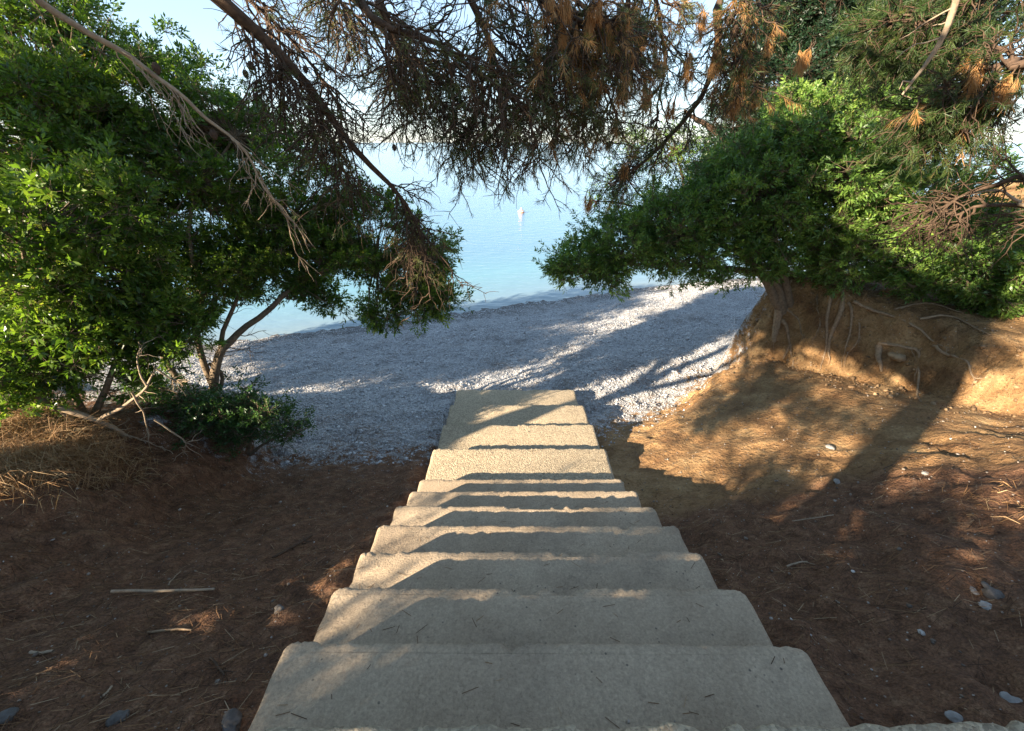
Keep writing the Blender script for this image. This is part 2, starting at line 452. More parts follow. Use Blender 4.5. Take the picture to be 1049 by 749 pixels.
# ------------------------------------------------------------------ wood and leaves
class Wood:
    def __init__(self): self.V = []; self.F = []; self.n = 0
    def tubes(self, paths, radii, sides=6):
        """paths (B,K,3), radii (B,K)"""
        paths = np.asarray(paths, float)
        if paths.ndim == 2: paths = paths[None]; radii = np.asarray(radii)[None]
        B, K, _ = paths.shape
        radii = np.broadcast_to(np.asarray(radii, float), (B, K))
        T = np.gradient(paths, axis=1) if K > 1 else paths
        T = unit(T)
        ref = np.where(np.abs(T[:, :1, 2:3]) > 0.8, np.array([1., 0, 0]), np.array([0, 0, 1.]))
        ref = np.broadcast_to(ref, T.shape)
        S = unit(np.cross(T, ref)); U = np.cross(S, T)
        ang = np.arange(sides) / sides * 2 * math.pi
        ring = S[:, :, None] * np.cos(ang)[None, None, :, None] + U[:, :, None] * np.sin(ang)[None, None, :, None]
        V = paths[:, :, None] + ring * radii[:, :, None, None]
        base = self.n + np.arange(B)[:, None, None] * (K * sides)
        k = np.arange(K - 1)[None, :, None] * sides; j = np.arange(sides)[None, None, :]; j2 = (j + 1) % sides
        F = np.stack([base + k + j, base + k + j2, base + k + sides + j2, base + k + sides + j], -1).reshape(-1, 4)
        self.V.append(V.reshape(-1, 3)); self.F.append(F); self.n += B * K * sides
    def build(self, name, mat, parent=None):
        return mesh_np(name, np.concatenate(self.V), [np.concatenate(self.F)], mat, parent, smooth=True)

def resample(pts, K, wob=0.0):
    """smooth path through control points"""
    pts = np.asarray(pts, float)
    n = len(pts)
    if n == 2:
        t = np.linspace(0, 1, K)[:, None]; out = pts[0] * (1 - t) + pts[1] * t
    else:
        p = np.concatenate([[2 * pts[0] - pts[1]], pts, [2 * pts[-1] - pts[-2]]])
        u = np.linspace(0, n - 1 - 1e-6, K); i = u.astype(int); f = (u - i)[:, None]
        a, b, c, d = p[i], p[i + 1], p[i + 2], p[i + 3]
        out = 0.5 * (2 * b + (c - a) * f + (2 * a - 5 * b + 4 * c - d) * f ** 2 + (3 * b - a - 3 * c + d) * f ** 3)
    if wob:
        w = rng.normal(0, wob, out.shape); w[0] = 0
        for _ in range(1): w[1:-1] = (w[:-2] + w[1:-1] * 2 + w[2:]) / 4
        out = out + w
    return out

def spawn(paths, n, t0, t1, L0, L1, along=0.5, out=0.8, grav=-0.3, droop=0.25, K=6, wob=0.02, keep=None):
    """n child paths off each path: (B*n,K,3)"""
    paths = np.asarray(paths)
    B, Kp, _ = paths.shape
    t = rng.uniform(t0, t1, (B, n)) * (Kp - 1)
    i = np.minimum(t.astype(int), Kp - 2); f = (t - i)[..., None]
    bi = np.arange(B)[:, None]
    p = paths[bi, i] * (1 - f) + paths[bi, i + 1] * f
    d = unit(paths[bi, i + 1] - paths[bi, i])
    r = rng.normal(size=d.shape); r = unit(r - (r * d).sum(-1, keepdims=True) * d)
    v = unit(along * d + out * r + np.array([0, 0, grav]))
    L = rng.uniform(L0, L1, (B, n))[..., None]
    p = p.reshape(-1, 3); v = v.reshape(-1, 3); L = L.reshape(-1, 1)
    if keep is not None:
        k = keep(p); p, v, L = p[k], v[k], L[k]
    s = np.linspace(0, 1, K)[None, :, None]
    out_p = p[:, None] + v[:, None] * (L[:, None] * s) + np.array([0, 0, -1.0]) * (droop * L[:, None] * s ** 2)
    w = np.cumsum(rng.normal(0, wob, out_p.shape), axis=1) * L[:, None]
    w -= w[:, :1]
    return out_p + w

def leaf_quads(P, D, N, L, W):
    S = unit(np.cross(D, N))
    mid = P + D * (L * 0.45)[:, None]
    up = N * (W * 0.22)[:, None]
    V = np.stack([P, mid + S * (W * .5)[:, None] + up, P + D * L[:, None], mid - S * (W * .5)[:, None] + up], 1)
    return V.reshape(-1, 3)

class Leaves:
    def __init__(self): self.V = []; self.r = []
    def sprigs(self, O, A, k=12, stem=0.10, L=0.04, W=0.014, spread=0.9, tone=None):
        M = len(O)
        A = unit(A)
        ref = rng.normal(size=A.shape); S = unit(np.cross(A, ref)); U = np.cross(A, S)
        j = np.arange(k)
        t = (j + 1) / k
        phi = j * 2.4 + rng.uniform(0, 6.28, (M, 1)) + rng.normal(0, .3, (M, k))
        side = S[:, None] * np.cos(phi)[..., None] + U[:, None] * np.sin(phi)[..., None]
        sc = rng.uniform(0.6, 1.35, (M, 1))
        P = O[:, None] + A[:, None] * (t[None] * stem * sc)[..., None]
        D = unit(A[:, None] * (0.55 + 0.5 * t)[None, :, None] + side * spread + rng.normal(0, .18, side.shape))
        Nn = unit(np.cross(D, np.cross(A[:, None] + 1e-3, D)) * -1 + np.array([0, 0, 0.5]) + rng.normal(0, .3, D.shape))
        Ls = L * sc * rng.uniform(0.7, 1.2, (M, k)); Ws = W * sc * rng.uniform(0.75, 1.2, (M, k))
        self.V.append(leaf_quads(P.reshape(-1, 3), D.reshape(-1, 3), Nn.reshape(-1, 3), Ls.ravel(), Ws.ravel()))
        base = rng.random((M, 1)) if tone is None else np.asarray(tone)[:, None]
        self.r.append(np.clip(base * 0.6 + rng.random((M, k)) * 0.38 + 0.03 * (rng.random((M, k)) > .97), 0, 1).ravel())
    def build(self, name, mat, parent=None, flat=False):
        V = np.concatenate(self.V); n = len(V) // 4
        F = np.arange(n * 4).reshape(-1, 4)
        return mesh_np(name, V, [F], mat, parent, attrs={"rnd": ('FACE', np.concatenate(self.r))})

class Needles:
    def __init__(self): self.V = []; self.r = []
    def on(self, paths, n, L=0.075, W=0.0026, t0=0.35, along=0.75, tone=None, droop=0.0):
        paths = np.asarray(paths); B, K, _ = paths.shape
        if B == 0: return
        t = (t0 + (1 - t0) * rng.random((B, n)) ** 0.8) * (K - 1)
        i = np.minimum(t.astype(int), K - 2); f = (t - i)[..., None]; bi = np.arange(B)[:, None]
        P = paths[bi, i] * (1 - f) + paths[bi, i + 1] * f
        d = unit(paths[bi, i + 1] - paths[bi, i])
        r = rng.normal(size=d.shape); r = unit(r - (r * d).sum(-1, keepdims=True) * d)
        D = unit(along * d + r * rng.uniform(.4, 1.0, (B, n, 1)) + np.array([0, 0, -droop]))
        Ls = L * rng.uniform(0.65, 1.2, (B, n, 1))
        S = unit(np.cross(D, rng.normal(size=D.shape))) * (W / 2)
        tip = P + D * Ls
        V = np.stack([P - S, P + S, tip + S * .5, tip - S * .5], 2)
        self.V.append(V.reshape(-1, 3))
        base = rng.random((B, 1)) if tone is None else np.full((B, 1), tone)
        self.r.append(np.clip(base * .65 + rng.random((B, n)) * .35, 0, 1).ravel())
    def build(self, name, mat, parent=None):
        V = np.concatenate(self.V); n = len(V) // 4
        return mesh_np(name, V, [np.arange(n * 4).reshape(-1, 4)], mat, parent, attrs={"rnd": ('FACE', np.concatenate(self.r))})

def crown(wood, leaves, blobs, origin_of, dens=26, sprigs=16, k=12, L=0.042, W=0.015, clump=0.17, twig_r=0.006, hollow=0.45, stem=0.10, lift=0.25, gap=0.0):
    """blobs: (centre, (rx,ry,rz)); origin_of(blob centre) -> point on a limb where its branches start"""
    for c, rad in blobs:
        rad = np.asarray(rad, float)
        area = 4 * math.pi * (rad[0] * rad[1] * rad[2]) ** (2 / 3)
        n = max(6, int(dens * area))
        u = unit(rng.normal(size=(n, 3)))
        rr = hollow + (1 - hollow) * rng.random((n, 1)) ** 0.6
        lump = 1 + 0.22 * np.sin(u[:, :1] * 5 + c[0] * 3) * np.cos(u[:, 1:2] * 4 + c[1]) + rng.normal(0, .09, (n, 1))
        q = c + u * rad * rr * lump
        if gap:
            g = np.array([math.sin(p[0] * 4.1 + p[2] * 2.3) * math.cos(p[2] * 4.7 + p[1] * 2) for p in q])
            q = q[g > -1 + gap]; u = u[g > -1 + gap]; n = len(q)
        o = origin_of(c)
        s = np.linspace(0, 1, 6)[None, :, None]
        mid = (o + q) / 2 + rng.normal(0, .08, q.shape) + np.array([0, 0, -0.06])
        path = (1 - s) ** 2 * o + 2 * s * (1 - s) * mid[:, None] + s ** 2 * q[:, None]
        path = path + np.cumsum(rng.normal(0, .012, path.shape), 1) * (s > 0)
        wood.tubes(path, np.linspace(twig_r * 1.6, twig_r * .35, 6)[None], 4)
        tone = rng.random(n)
        M = sprigs
        off = rng.normal(0, 1, (n, M, 3)); off = unit(off) * (rng.random((n, M, 1)) ** .5) * clump * rng.uniform(.7, 1.35, (n, 1, 1))
        off[..., 2] *= 0.75
        O = path[:, -1][:, None] + off
        A = unit(off * 6 + u[:, None] * .5 + np.array([0, 0, lift]) + rng.normal(0, .35, off.shape))
        leaves.sprigs(O.reshape(-1, 3), A.reshape(-1, 3), k, stem, L, W, tone=np.clip(np.repeat(tone, M) + rng.normal(0, .15, n * M), 0, 1))
        # fine twigs holding the sprigs
        P0 = np.broadcast_to(path[:, -1][:, None], O.shape).reshape(-1, 3)
        st = np.stack([P0, O.reshape(-1, 3) + A.reshape(-1, 3) * stem], 1)
        wood.tubes(st, np.array([[0.0022, 0.001]]), 3)

def blob(px, py, Y, r, sq=(1, 1, 0.85)):
    return (at(px, py, Y), (r * sq[0], r * sq[1], r * sq[2]))

# ------------------------------------------------------------------ left mastic tree (on the bank nose)
base = np.array([-3.62, 4.25, float(H(-3.62, 4.25))])
tree = tag(empty("mastic_tree", tuple(base)), "large leafy evergreen tree leaning over the beach on the left bank", "tree")
w = Wood(); lv = Leaves()
f0 = base + np.array([0, 0, -0.15])
limbs = [
    resample([f0, at(222, 370, base[1] + .05), at(240, 345, base[1] + .25), at(285, 308, base[1] + .6), at(350, 270, base[1] + 1.0), at(420, 275, base[1] + 1.2)], 22, .035),
    resample([f0 + [0.08, 0.05, 0], at(203, 350, base[1] + .1), at(206, 300, base[1] + .1), at(195, 220, base[1] + .3), at(240, 140, base[1] + .9)], 14, .015),
    resample([f0 + [-0.12, 0, 0], at(170, 370, base[1]), at(140, 300, base[1] + .1), at(90, 200, base[1] + .2), at(60, 110, base[1] + .4)], 14, .02),
    resample([at(222, 370, base[1] + .05), at(232, 330, base[1] + .2), at(262, 270, base[1] + .6), at(310, 210, base[1] + 1.2)], 12, .015),
    resample([f0 + [0.05, 0.02, 0], at(228, 385, base[1] + .15), at(214, 372, base[1] + .1)], 8, .005),
]
for L_, r0, r1 in zip(limbs, (.055, .04, .04, .03, .025), (.014, .012, .012, .01, .02)):
    w.tubes(L_, np.linspace(r0, r1, len(L_)), 9)
allp = np.concatenate([l[4:] for l in limbs[:4]])
def nearest_of(allp):
    def f(c):
        d = np.linalg.norm(allp - c, axis=1) + rng.uniform(0, .15, len(allp))
        return allp[np.argmin(d)]
    return f
B = [blob(30, 140, 4.3, .85), blob(120, 165, 4.6, .85), blob(215, 190, 5.0, .80), blob(300, 215, 5.3, .72), blob(365, 250, 5.4, .62),
     blob(418, 275, 5.5, .50), blob(445, 305, 5.5, .30), blob(60, 70, 4.8, .8), blob(175, 105, 5.3, .7), blob(262, 155, 5.6, .60),
     blob(330, 285, 5.3, .38), blob(255, 255, 4.9, .5), blob(150, 250, 4.5, .55), blob(60, 230, 4.2, .6), blob(395, 310, 5.5, .3), blob(262, 292, 5.0, .22), blob(305, 300, 5.1, .24), blob(345, 303, 5.2, .27), blob(390, 322, 5.4, .22), blob(432, 316, 5.5, .28), blob(458, 300, 5.5, .20), blob(440, 255, 5.5, .38), blob(380, 225, 5.4, .45), blob(190, 295, 4.4, .30), blob(235, 275, 4.6, .32), blob(285, 275, 5.0, .25), blob(160, 330, 4.2, .28), blob(200, 330, 4.3, .2), blob(225, 300, 4.5, .22), blob(180, 350, 4.1, .18), blob(330, 262, 5.2, .4),  blob(-10, 30, 4.9, .7)]
crown(w, lv, B, nearest_of(allp), dens=22, sprigs=13, k=11, L=.050, W=.018, clump=.14, hollow=.3, gap=.5)
for l in limbs[:4]:
    ch = spawn(l[None, 3:], 16, 0, 1, .15, .5, .6, .8, .1, .1, 7, .06)
    w.tubes(ch, np.linspace(.008, .002, 7)[None], 5)
    w.tubes(spawn(ch, 4, .2, 1, .06, .2, .7, .8, 0, .1, 5, .06), np.linspace(.0035, .0012, 5)[None], 3)
w.build("trunk", M_bark_grey, tree)
lv.build("crown", M_mastic, tree)

# sunlit shrub in front of it
base = ground_at(95, 425)
shrub = tag(empty("sunlit_shrub", tuple(base)), "bright sunlit shrub with bare lower branches at the left edge above dry grass", "shrub")
w = Wood(); lv = Leaves(); dw = Wood()
f0 = base + np.array([-0.1, 0, -0.12])
Yb = base[1]
limbs = [resample([f0, at(70, 390, Yb), at(40, 330, Yb - .1), at(20, 250, Yb - .1)], 10, .012),
         resample([f0, at(110, 400, Yb), at(130, 340, Yb + .2), at(150, 290, Yb + .4)], 10, .012),
         resample([f0, at(50, 415, Yb - .2), at(0, 380, Yb - .3)], 10, .012)]
for L_ in limbs: w.tubes(L_, np.linspace(.035, .01, 10), 7)
B = [blob(30, 330, Yb - .05, .42), blob(85, 335, Yb + .05, .40), blob(130, 365, Yb + .15, .25), blob(15, 265, Yb - .1, .45), blob(140, 305, Yb + .35, .38),
     blob(55, 380, Yb - .1, .24), blob(95, 275, Yb + .2, .42), blob(10, 385, Yb - .25, .26), blob(175, 330, Yb + .4, .25), blob(25, 412, Yb - .25, .2), blob(140, 395, Yb + .2, .16), blob(172, 345, Yb + .35, .26), blob(195, 325, Yb + .5, .24), blob(160, 375, Yb + .25, .16), blob(30, 200, Yb+.1, .42), blob(110,215,Yb+.3,.38)]
crown(w, lv, B, nearest_of(np.concatenate([l[3:] for l in limbs])), dens=21, sprigs=11, k=11, L=.058, W=.020, clump=.13, gap=.45)
w.build("trunk", M_bark_grey, shrub)
lv.build("crown", M_mastic, shrub)
dead = [[(60, 418), (100, 432), (128, 446), (122, 470), (118, 485)], [(100, 432), (128, 415), (150, 395), (158, 378)], [(128, 446), (150, 452), (172, 462)],
        [(60, 418), (90, 440), (120, 440), (145, 458)], [(158, 430), (185, 448), (192, 453), (208, 449)], [(192, 453), (188, 465)], [(135, 402), (150, 430), (152, 462)],
        [(122, 470), (112, 478), (105, 470)], [(160, 378), (175, 388), (187, 392)], [(20, 300), (35, 320), (48, 312)], [(30, 350), (60, 372), (95, 385), (130, 392)], [(150, 395), (140, 372), (146, 352)]]
for i, d in enumerate(dead):
    p = resample([at(x, y, Yb - .22 + .04 * j + .03 * (i % 3)) for j, (x, y) in enumerate(d)], 12, .008)
    r = (.03 if i == 0 else .02 if i in (1, 3) else .009)
    dw.tubes(p, np.linspace(r, r * .3, 12), 6)
    ch = spawn(p[None], 7, .2, 1, .05, .18, .6, .8, 0, .1, 5, .06)
    dw.tubes(ch, np.linspace(.0045, .0015, 5)[None], 4)
dw.build("dead_branch", M_wood_pale, shrub)

# small bush below the trunk, its shade put into the leaf colour
base = ground_at(250, 462)
bush = tag(empty("low_bush", tuple(base)), "small dark green bush in shade at the foot of the left bank", "bush")
w = Wood(); lv = Leaves()
Yb = base[1]
stems = [resample([base - [0, 0, .1], at(230, 440, Yb), at(215, 415, Yb)], 8, .01), resample([base - [0, 0, .1], at(260, 435, Yb), at(270, 412, Yb)], 8, .01), resample([base - [0, 0, .1], at(280, 450, Yb - .05), at(305, 440, Yb)], 8, .01)]
for s_ in stems: w.tubes(s_, np.linspace(.02, .006, 8), 6)
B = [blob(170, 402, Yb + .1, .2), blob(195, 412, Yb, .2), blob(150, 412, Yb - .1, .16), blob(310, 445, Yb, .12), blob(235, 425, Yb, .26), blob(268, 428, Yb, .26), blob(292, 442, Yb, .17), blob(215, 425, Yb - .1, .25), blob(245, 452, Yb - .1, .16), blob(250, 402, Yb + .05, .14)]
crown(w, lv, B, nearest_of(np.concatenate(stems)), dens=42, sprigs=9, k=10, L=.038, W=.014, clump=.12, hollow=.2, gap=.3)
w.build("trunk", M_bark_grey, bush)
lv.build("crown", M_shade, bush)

# ------------------------------------------------------------------ right mastic shrub on the eroded bank
base = ground_at(806, 312)
rsh = tag(empty("mastic_shrub", tuple(base)), "broad domed green shrub on the eroded right bank, roots exposed below it", "shrub")
w = Wood(); lv = Leaves(); rt = []
Yb = base[1]
f0 = base - np.array([0, 0, .15])
limbs = [resample([f0, at(790, 285, Yb), at(740, 275, Yb + .1), at(680, 270, Yb + .1), at(610, 272, Yb + .1)], 14, .012),
         resample([f0 + [.1, 0, 0], at(800, 270, Yb), at(790, 230, Yb + .1), at(790, 170, Yb + .2)], 12, .015),
         resample([f0 + [.3, -.1, 0], at(860, 280, Yb - .2), at(880, 220, Yb - .2), at(890, 150, Yb)], 12, .015),
         resample([f0 + [.4, -.1, 0], at(880, 290, Yb - .3), at(950, 270, Yb - .6), at(1030, 280, Yb - 1.0)], 12, .015),
         resample([f0, at(770, 268, Yb), at(720, 245, Yb + .1), at(660, 235, Yb + .2)], 12, .012)]
for L_ in limbs: w.tubes(L_, np.linspace(.07, .012, len(L_)), 8)
B = [blob(588, 268, Yb + .1, .38), blob(635, 252, Yb + .1, .52), blob(695, 235, Yb + .1, .70), blob(765, 205, Yb + .15, .85), blob(850, 180, Yb + .0, .95),
     blob(925, 215, Yb - .3, .85), blob(1000, 262, Yb - .9, .62), blob(870, 255, Yb - .3, .55), blob(780, 258, Yb - .1, .45), blob(950, 285, Yb - .8, .36),
     blob(1035, 285, Yb - 1.1, .45), blob(705, 268, Yb - .05, .32), blob(625, 278, Yb, .26), blob(830, 130, Yb + .3, .55), blob(890, 130, Yb + .2, .5), blob(1000, 310, Yb - 1.1, .2), blob(740, 285, Yb - .1, .16)]
crown(w, lv, B, nearest_of(np.concatenate([l[3:] for l in limbs])), dens=27, sprigs=14, k=11, L=.052, W=.019, clump=.16, gap=.15)
w.build("trunk", M_bark_grey, rsh)
lv.build("crown", M_mastic2, rsh)
def on_ground_path(pix, K, lift=0.0, wob=0.01):
    P = np.array([ground_at(x, y) for x, y in pix])
    p = resample(P, K, wob)
    h = H(p[:, 0], p[:, 1])
    h = np.convolve(np.pad(h, 3, mode='edge'), np.ones(7) / 7, 'valid')
    p[:, 2] = h + lift * 1.3
    return p
roots = [([(800, 292), (797, 320), (792, 345), (790, 358)], .06), ([(800, 330), (808, 352), (801, 372)], .022), ([(858, 290), (862, 315), (850, 345), (848, 372)], .028),
         ([(852, 300), (846, 330), (845, 360), (840, 378)], .018), ([(868, 312), (870, 340), (864, 362)], .016), ([(872, 315), (895, 328), (935, 345), (970, 360)], .018),
         ([(898, 356), (935, 360), (940, 385), (943, 412)], .017), ([(899, 356), (899, 372), (901, 386)], .03), ([(845, 292), (855, 286), (863, 300), (862, 322)], .03),
         ([(806, 318), (818, 330), (826, 340)], .013), ([(960, 352), (990, 372), (1010, 384)], .014), ([(812, 345), (814, 365), (813, 378)], .010), ([(838, 300), (836, 320), (839, 340)], .010),
         ([(880, 330), (878, 350), (866, 366)], .009), ([(915, 320), (950, 312), (985, 322)], .012), ([(940, 330), (975, 325), (1015, 345)], .012)]
for pix, r in roots:
    r *= 1.35; ww = Wood(); p = on_ground_path(pix, 18, r * .7, .006)
    ww.tubes(p, np.linspace(r, r * .35, 18), 7)
    ch = spawn(p[None], 5, .3, 1, .06, .22, .7, .5, -.5, .3, 6, .05)
    ww.tubes(ch, np.linspace(.006, .002, 6)[None], 4)
    ww.build("root", M_root, rsh)

# ------------------------------------------------------------------ dark tree behind the right shrub
tb = np.array([6.2, 8.0, float(H(6.2, 8.0))])
dt = tag(empty("evergreen_tree", tuple(tb)), "tall dark evergreen tree in deep shade behind the right shrub", "tree")
w = Wood(); lv = Leaves()
limbs = [resample([tb - [0, 0, .2], [6.0, 8.1, 2.5], at(830, 120, 8.2), at(850, 20, 8.3)], 14, .03), resample([[6.0, 8.1, 2.5], at(790, 180, 8.2), at(740, 140, 8.2), at(700, 110, 8.2)], 12, .03),
         resample([[6.0, 8.1, 2.3], at(900, 150, 8), at(930, 80, 7.8)], 12, .03)]
for L_ in limbs: w.tubes(L_, np.linspace(.13, .02, len(L_)), 8)
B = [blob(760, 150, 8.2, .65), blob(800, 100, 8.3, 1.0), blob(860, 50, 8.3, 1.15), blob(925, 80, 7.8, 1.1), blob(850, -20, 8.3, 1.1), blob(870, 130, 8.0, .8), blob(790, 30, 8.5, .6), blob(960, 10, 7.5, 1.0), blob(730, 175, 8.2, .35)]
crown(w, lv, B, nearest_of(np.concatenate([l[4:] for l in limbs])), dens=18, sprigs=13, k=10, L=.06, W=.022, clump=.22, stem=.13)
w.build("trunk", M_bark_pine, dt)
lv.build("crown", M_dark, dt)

# sparse young tree poking out left of it
tb = np.array([4.6, 6.5, float(H(4.6, 6.5))])
yt = tag(empty("sparse_sapling", tuple(tb)), "thin sparse sapling with small leaves showing sea behind, above the shrub's left end", "tree")
w = Wood(); lv = Leaves()
limbs = [resample([tb - [0, 0, .2], at(775, 250, 6.9), at(730, 235, 7.1), at(690, 225, 7.3), at(670, 215, 7.5), at(640, 180, 7.4)], 14, .02), resample([at(682, 235, 7.5), at(700, 190, 7.5), at(690, 140, 7.5)], 10, .02),
         resample([at(670, 215, 7.5), at(650, 212, 7.4), at(610, 205, 7.3)], 10, .02)]
for L_ in limbs: w.tubes(L_, np.linspace(.035, .008, len(L_)), 6)
B = [blob(640, 195, 7.4, .42), blob(690, 160, 7.5, .5), blob(610, 208, 7.3, .22), blob(670, 215, 7.4, .4), blob(720, 185, 7.6, .4), blob(650, 150, 7.5, .35)]
crown(w, lv, B, nearest_of(np.concatenate(limbs)), dens=16, sprigs=7, k=8, L=.045, W=.016, clump=.16, hollow=.2)
w.build("trunk", M_bark_pine, yt)
lv.build("crown", M_mastic2, yt)

# ------------------------------------------------------------------ pines
def cone(parent, p, r=0.03):
    # a closed cone: stacked whorls of scales
    V = []; F = []; n = 9; K = 11
    for i in range(K):
        t = i / (K - 1)
        rad = r * (math.sin(math.pi * (0.08 + 0.9 * t)) ** 0.75) * (1.0 if i % 2 else 0.80)
        z = -t * r * 2.4
        for j in range(n):
            a = 2 * math.pi * (j + .5 * (i % 2)) / n
            V.append((p[0] + rad * math.cos(a), p[1] + rad * math.sin(a), p[2] + z))
    for i in range(K - 1):
        for j in range(n):
            F.append((i * n + j, i * n + (j + 1) % n, (i + 1) * n + (j + 1) % n, (i + 1) * n + j))
    V = np.array(V); F = [np.array(F), np.array([list(range(n))[::-1], list(range((K - 1) * n, K * n))])]
    return mesh_np("pine_cone", V, F, M_cone, parent)

def pine(name, label, base, trunk_pts, r_trunk, limbs, needle_mat, tufts=()):
    root = tag(empty(name, tuple(base)), label, "tree")
    wt = Wood(); nd = Needles(); tw = Wood(); dn = Needles()
    tp = resample(trunk_pts, 20, .02)
    wt.tubes(tp, np.linspace(r_trunk, r_trunk * .35, 20), 14)
    for lm in limbs:
        p = resample(lm['p'], lm.get('K', 16), lm.get('wob', .015))
        wt.tubes(p, np.linspace(lm['r'], lm.get('r1', .008), len(p)), 8)
        nb = lm.get('n', 12)
        sec = spawn(p[None], nb, lm.get('t0', .3), 1, *lm.get('len', (.35, .9)), along=lm.get('along', .6), out=.8, grav=lm.get('grav', -.25), droop=lm.get('droop', .3), K=8, wob=.025)
        (tw if lm.get('bare') else wt).tubes(sec, np.linspace(.011, .0035, 8)[None], 5)
        ter = spawn(sec, lm.get('n2', 7), .2, 1, .12, .42, along=.6, out=1.0, grav=lm.get('grav2', -.12), droop=.18, K=6, wob=.05)
        g = rng.random(len(ter)) < lm.get('green', .6)
        tw.tubes(ter, np.linspace(.006, .0026, 6)[None], 4)
        nd.on(ter[g], lm.get('nn', 32), L=.062, W=.0032, t0=.45)
        q = spawn(ter, lm.get('n3', 3), .2, 1, .06, .2, along=.6, out=1.0, grav=-.1, droop=.2, K=4, wob=.05)
        tw.tubes(q, np.linspace(.0036, .0016, 4)[None], 3)
        g2 = rng.random(len(q)) < lm.get('green', .6) * .7
        nd.on(q[g2], lm.get('nn', 32) * 2 // 3, L=.058, W=.0032, t0=.4)
        if lm.get('deadn'):
            d = rng.random(len(ter)) < lm['deadn']
            dn.on(ter[d], 50, L=.08, t0=.45, droop=.7)
    for (x, y, Y_) in tufts:
        c = at(x, y, Y_)
        for q in range(4):
            e = c + rng.normal(0, .025, 3)
            pth = resample([e + [rng.normal(0, .03), rng.normal(0, .03), .12], e + [0, 0, .03], e + [0, 0, -.05]], 6, .004)
            tw.tubes(pth, np.linspace(.004, .0025, 6), 4)
            dn.on(pth[None], 90, L=.085, W=.0034, t0=.2, along=1.0, droop=.5)
    wt.build("trunk", M_bark_pine, root)
    tw.build("twigs", M_twig_dead, root)
    nd.build("crown", needle_mat, root)
    if dn.V: dn.build("dead_needles", M_needle_d, root)
    return root

T0 = np.array([-3.1, -1.65, 3.1]); A1 = np.array([-3.0, -1.45, 5.6]); A2 = np.array([-2.8, -1.2, 6.6]); A3 = np.array([-2.6, -1.0, 7.6])
def px(lst): return [at(*q) for q in lst]
opine = pine("pine_tree", "old pine with drooping brown branches hanging over the top of the steps", T0,
    [T0 - [0, 0, .3], [-3.15, -1.6, 4.3], A1, A2, A3, [-2.3, -.8, 9]], .2, [
    dict(p=[A1] + px([(150, -60, 3.1), (215, -10, 3.4), (300, 70, 3.7), (360, 150, 4.0), (410, 200, 4.2), (435, 245, 4.3)]), r=.065, n=36, green=.15, t0=.35, n2=9, len=(.2, .6), grav=-.6, wob=.01),
    dict(p=[A2] + px([(330, -80, 3.6), (390, 10, 3.9), (425, 70, 4.1), (445, 115, 4.2)]), r=.05, n=21, green=.62, t0=.3, n2=8, len=(.25, .65), grav=-.3),
    dict(p=[A2] + px([(420, -90, 3.8), (480, 0, 4.1), (505, 60, 4.2), (500, 112, 4.3)]), r=.05, n=22, green=.62, t0=.3, n2=8, len=(.25, .65), grav=-.3),
    dict(p=[A3] + px([(520, -100, 3.9), (565, 0, 4.2), (570, 50, 4.3), (550, 105, 4.4)]), r=.05, n=22, green=.62, t0=.35, n2=8, len=(.25, .65), grav=-.3, deadn=.2),
    dict(p=[A2] + px([(250, -90, 4.0), (360, 0, 4.4), (420, 60, 4.6), (470, 90, 4.7)]), r=.045, n=24, green=.35, t0=.3, n2=8, len=(.3, .75), grav=-.2),
    dict(p=[A3] + px([(480, -100, 4.4), (600, 10, 4.7), (620, 90, 4.8)]), r=.04, n=19, green=.7, t0=.4, n2=8, len=(.3, .6), grav=-.3, deadn=.22),
    dict(p=[A3] + px([(450, -130, 4.6), (540, -20, 5.0), (590, 60, 5.2), (600, 120, 5.2)]), r=.04, n=19, green=.65, t0=.35, n2=8, len=(.3, .65), grav=-.3),
    dict(p=[A3] + px([(600, -120, 4.6), (665, -20, 5.0), (680, 50, 5.2), (672, 110, 5.3)]), r=.035, n=18, green=.7, t0=.4, n2=8, len=(.25, .5), grav=-.3, deadn=.25),
    dict(p=[A2] + px([(300, -60, 3.3), (390, 20, 3.5), (470, 60, 3.6), (540, 110, 3.7)]), r=.035, n=22, green=.25, t0=.35, n2=8, len=(.2, .5), grav=-.3),
    dict(p=[A3] + px([(420, -90, 3.5), (520, -20, 3.7), (600, 20, 3.8), (650, 40, 3.9)]), r=.035, n=22, green=.35, t0=.45, n2=8, len=(.15, .4), grav=-.3, deadn=.3),
    dict(p=[A2] + px([(140, -90, 4.0), (230, -20, 4.3), (300, 40, 4.5), (350, 110, 4.7)]), r=.03, n=22, green=.08, t0=.35, n2=8, len=(.25, .7), grav=-.1),
    dict(p=[A2] + px([(200, -100, 4.6), (300, -30, 5.0), (370, 20, 5.2), (410, 90, 5.3)]), r=.03, n=22, green=.12, t0=.35, n2=8, len=(.25, .7), grav=-.1),
    # limbs out of the picture, added over the landing and sunward for shade
    dict(p=[A2, [-2.0, -1.2, 6.9], [-1.0, -1.8, 6.6], [0, -2.2, 6.2]], r=.06, n=14, green=.8, nn=30, len=(.4, .9)),
    dict(p=[A2, [-4.0, -2.0, 7.1], [-5.0, -2.2, 7.2], [-5.8, -2.4, 7.0]], r=.06, n=14, green=.8, nn=30, len=(.4, .9)),
    ], M_needle, tufts=[(585, 6, 3.6), (604, 22, 3.6), (578, 28, 3.7), (612, 4, 3.6), (622, 30, 3.7), (560, 2, 3.6), (645, 84, 4.2), (662, 98, 4.2), (634, 92, 4.2), (676, 62, 4.3), (600, 66, 4.0)])
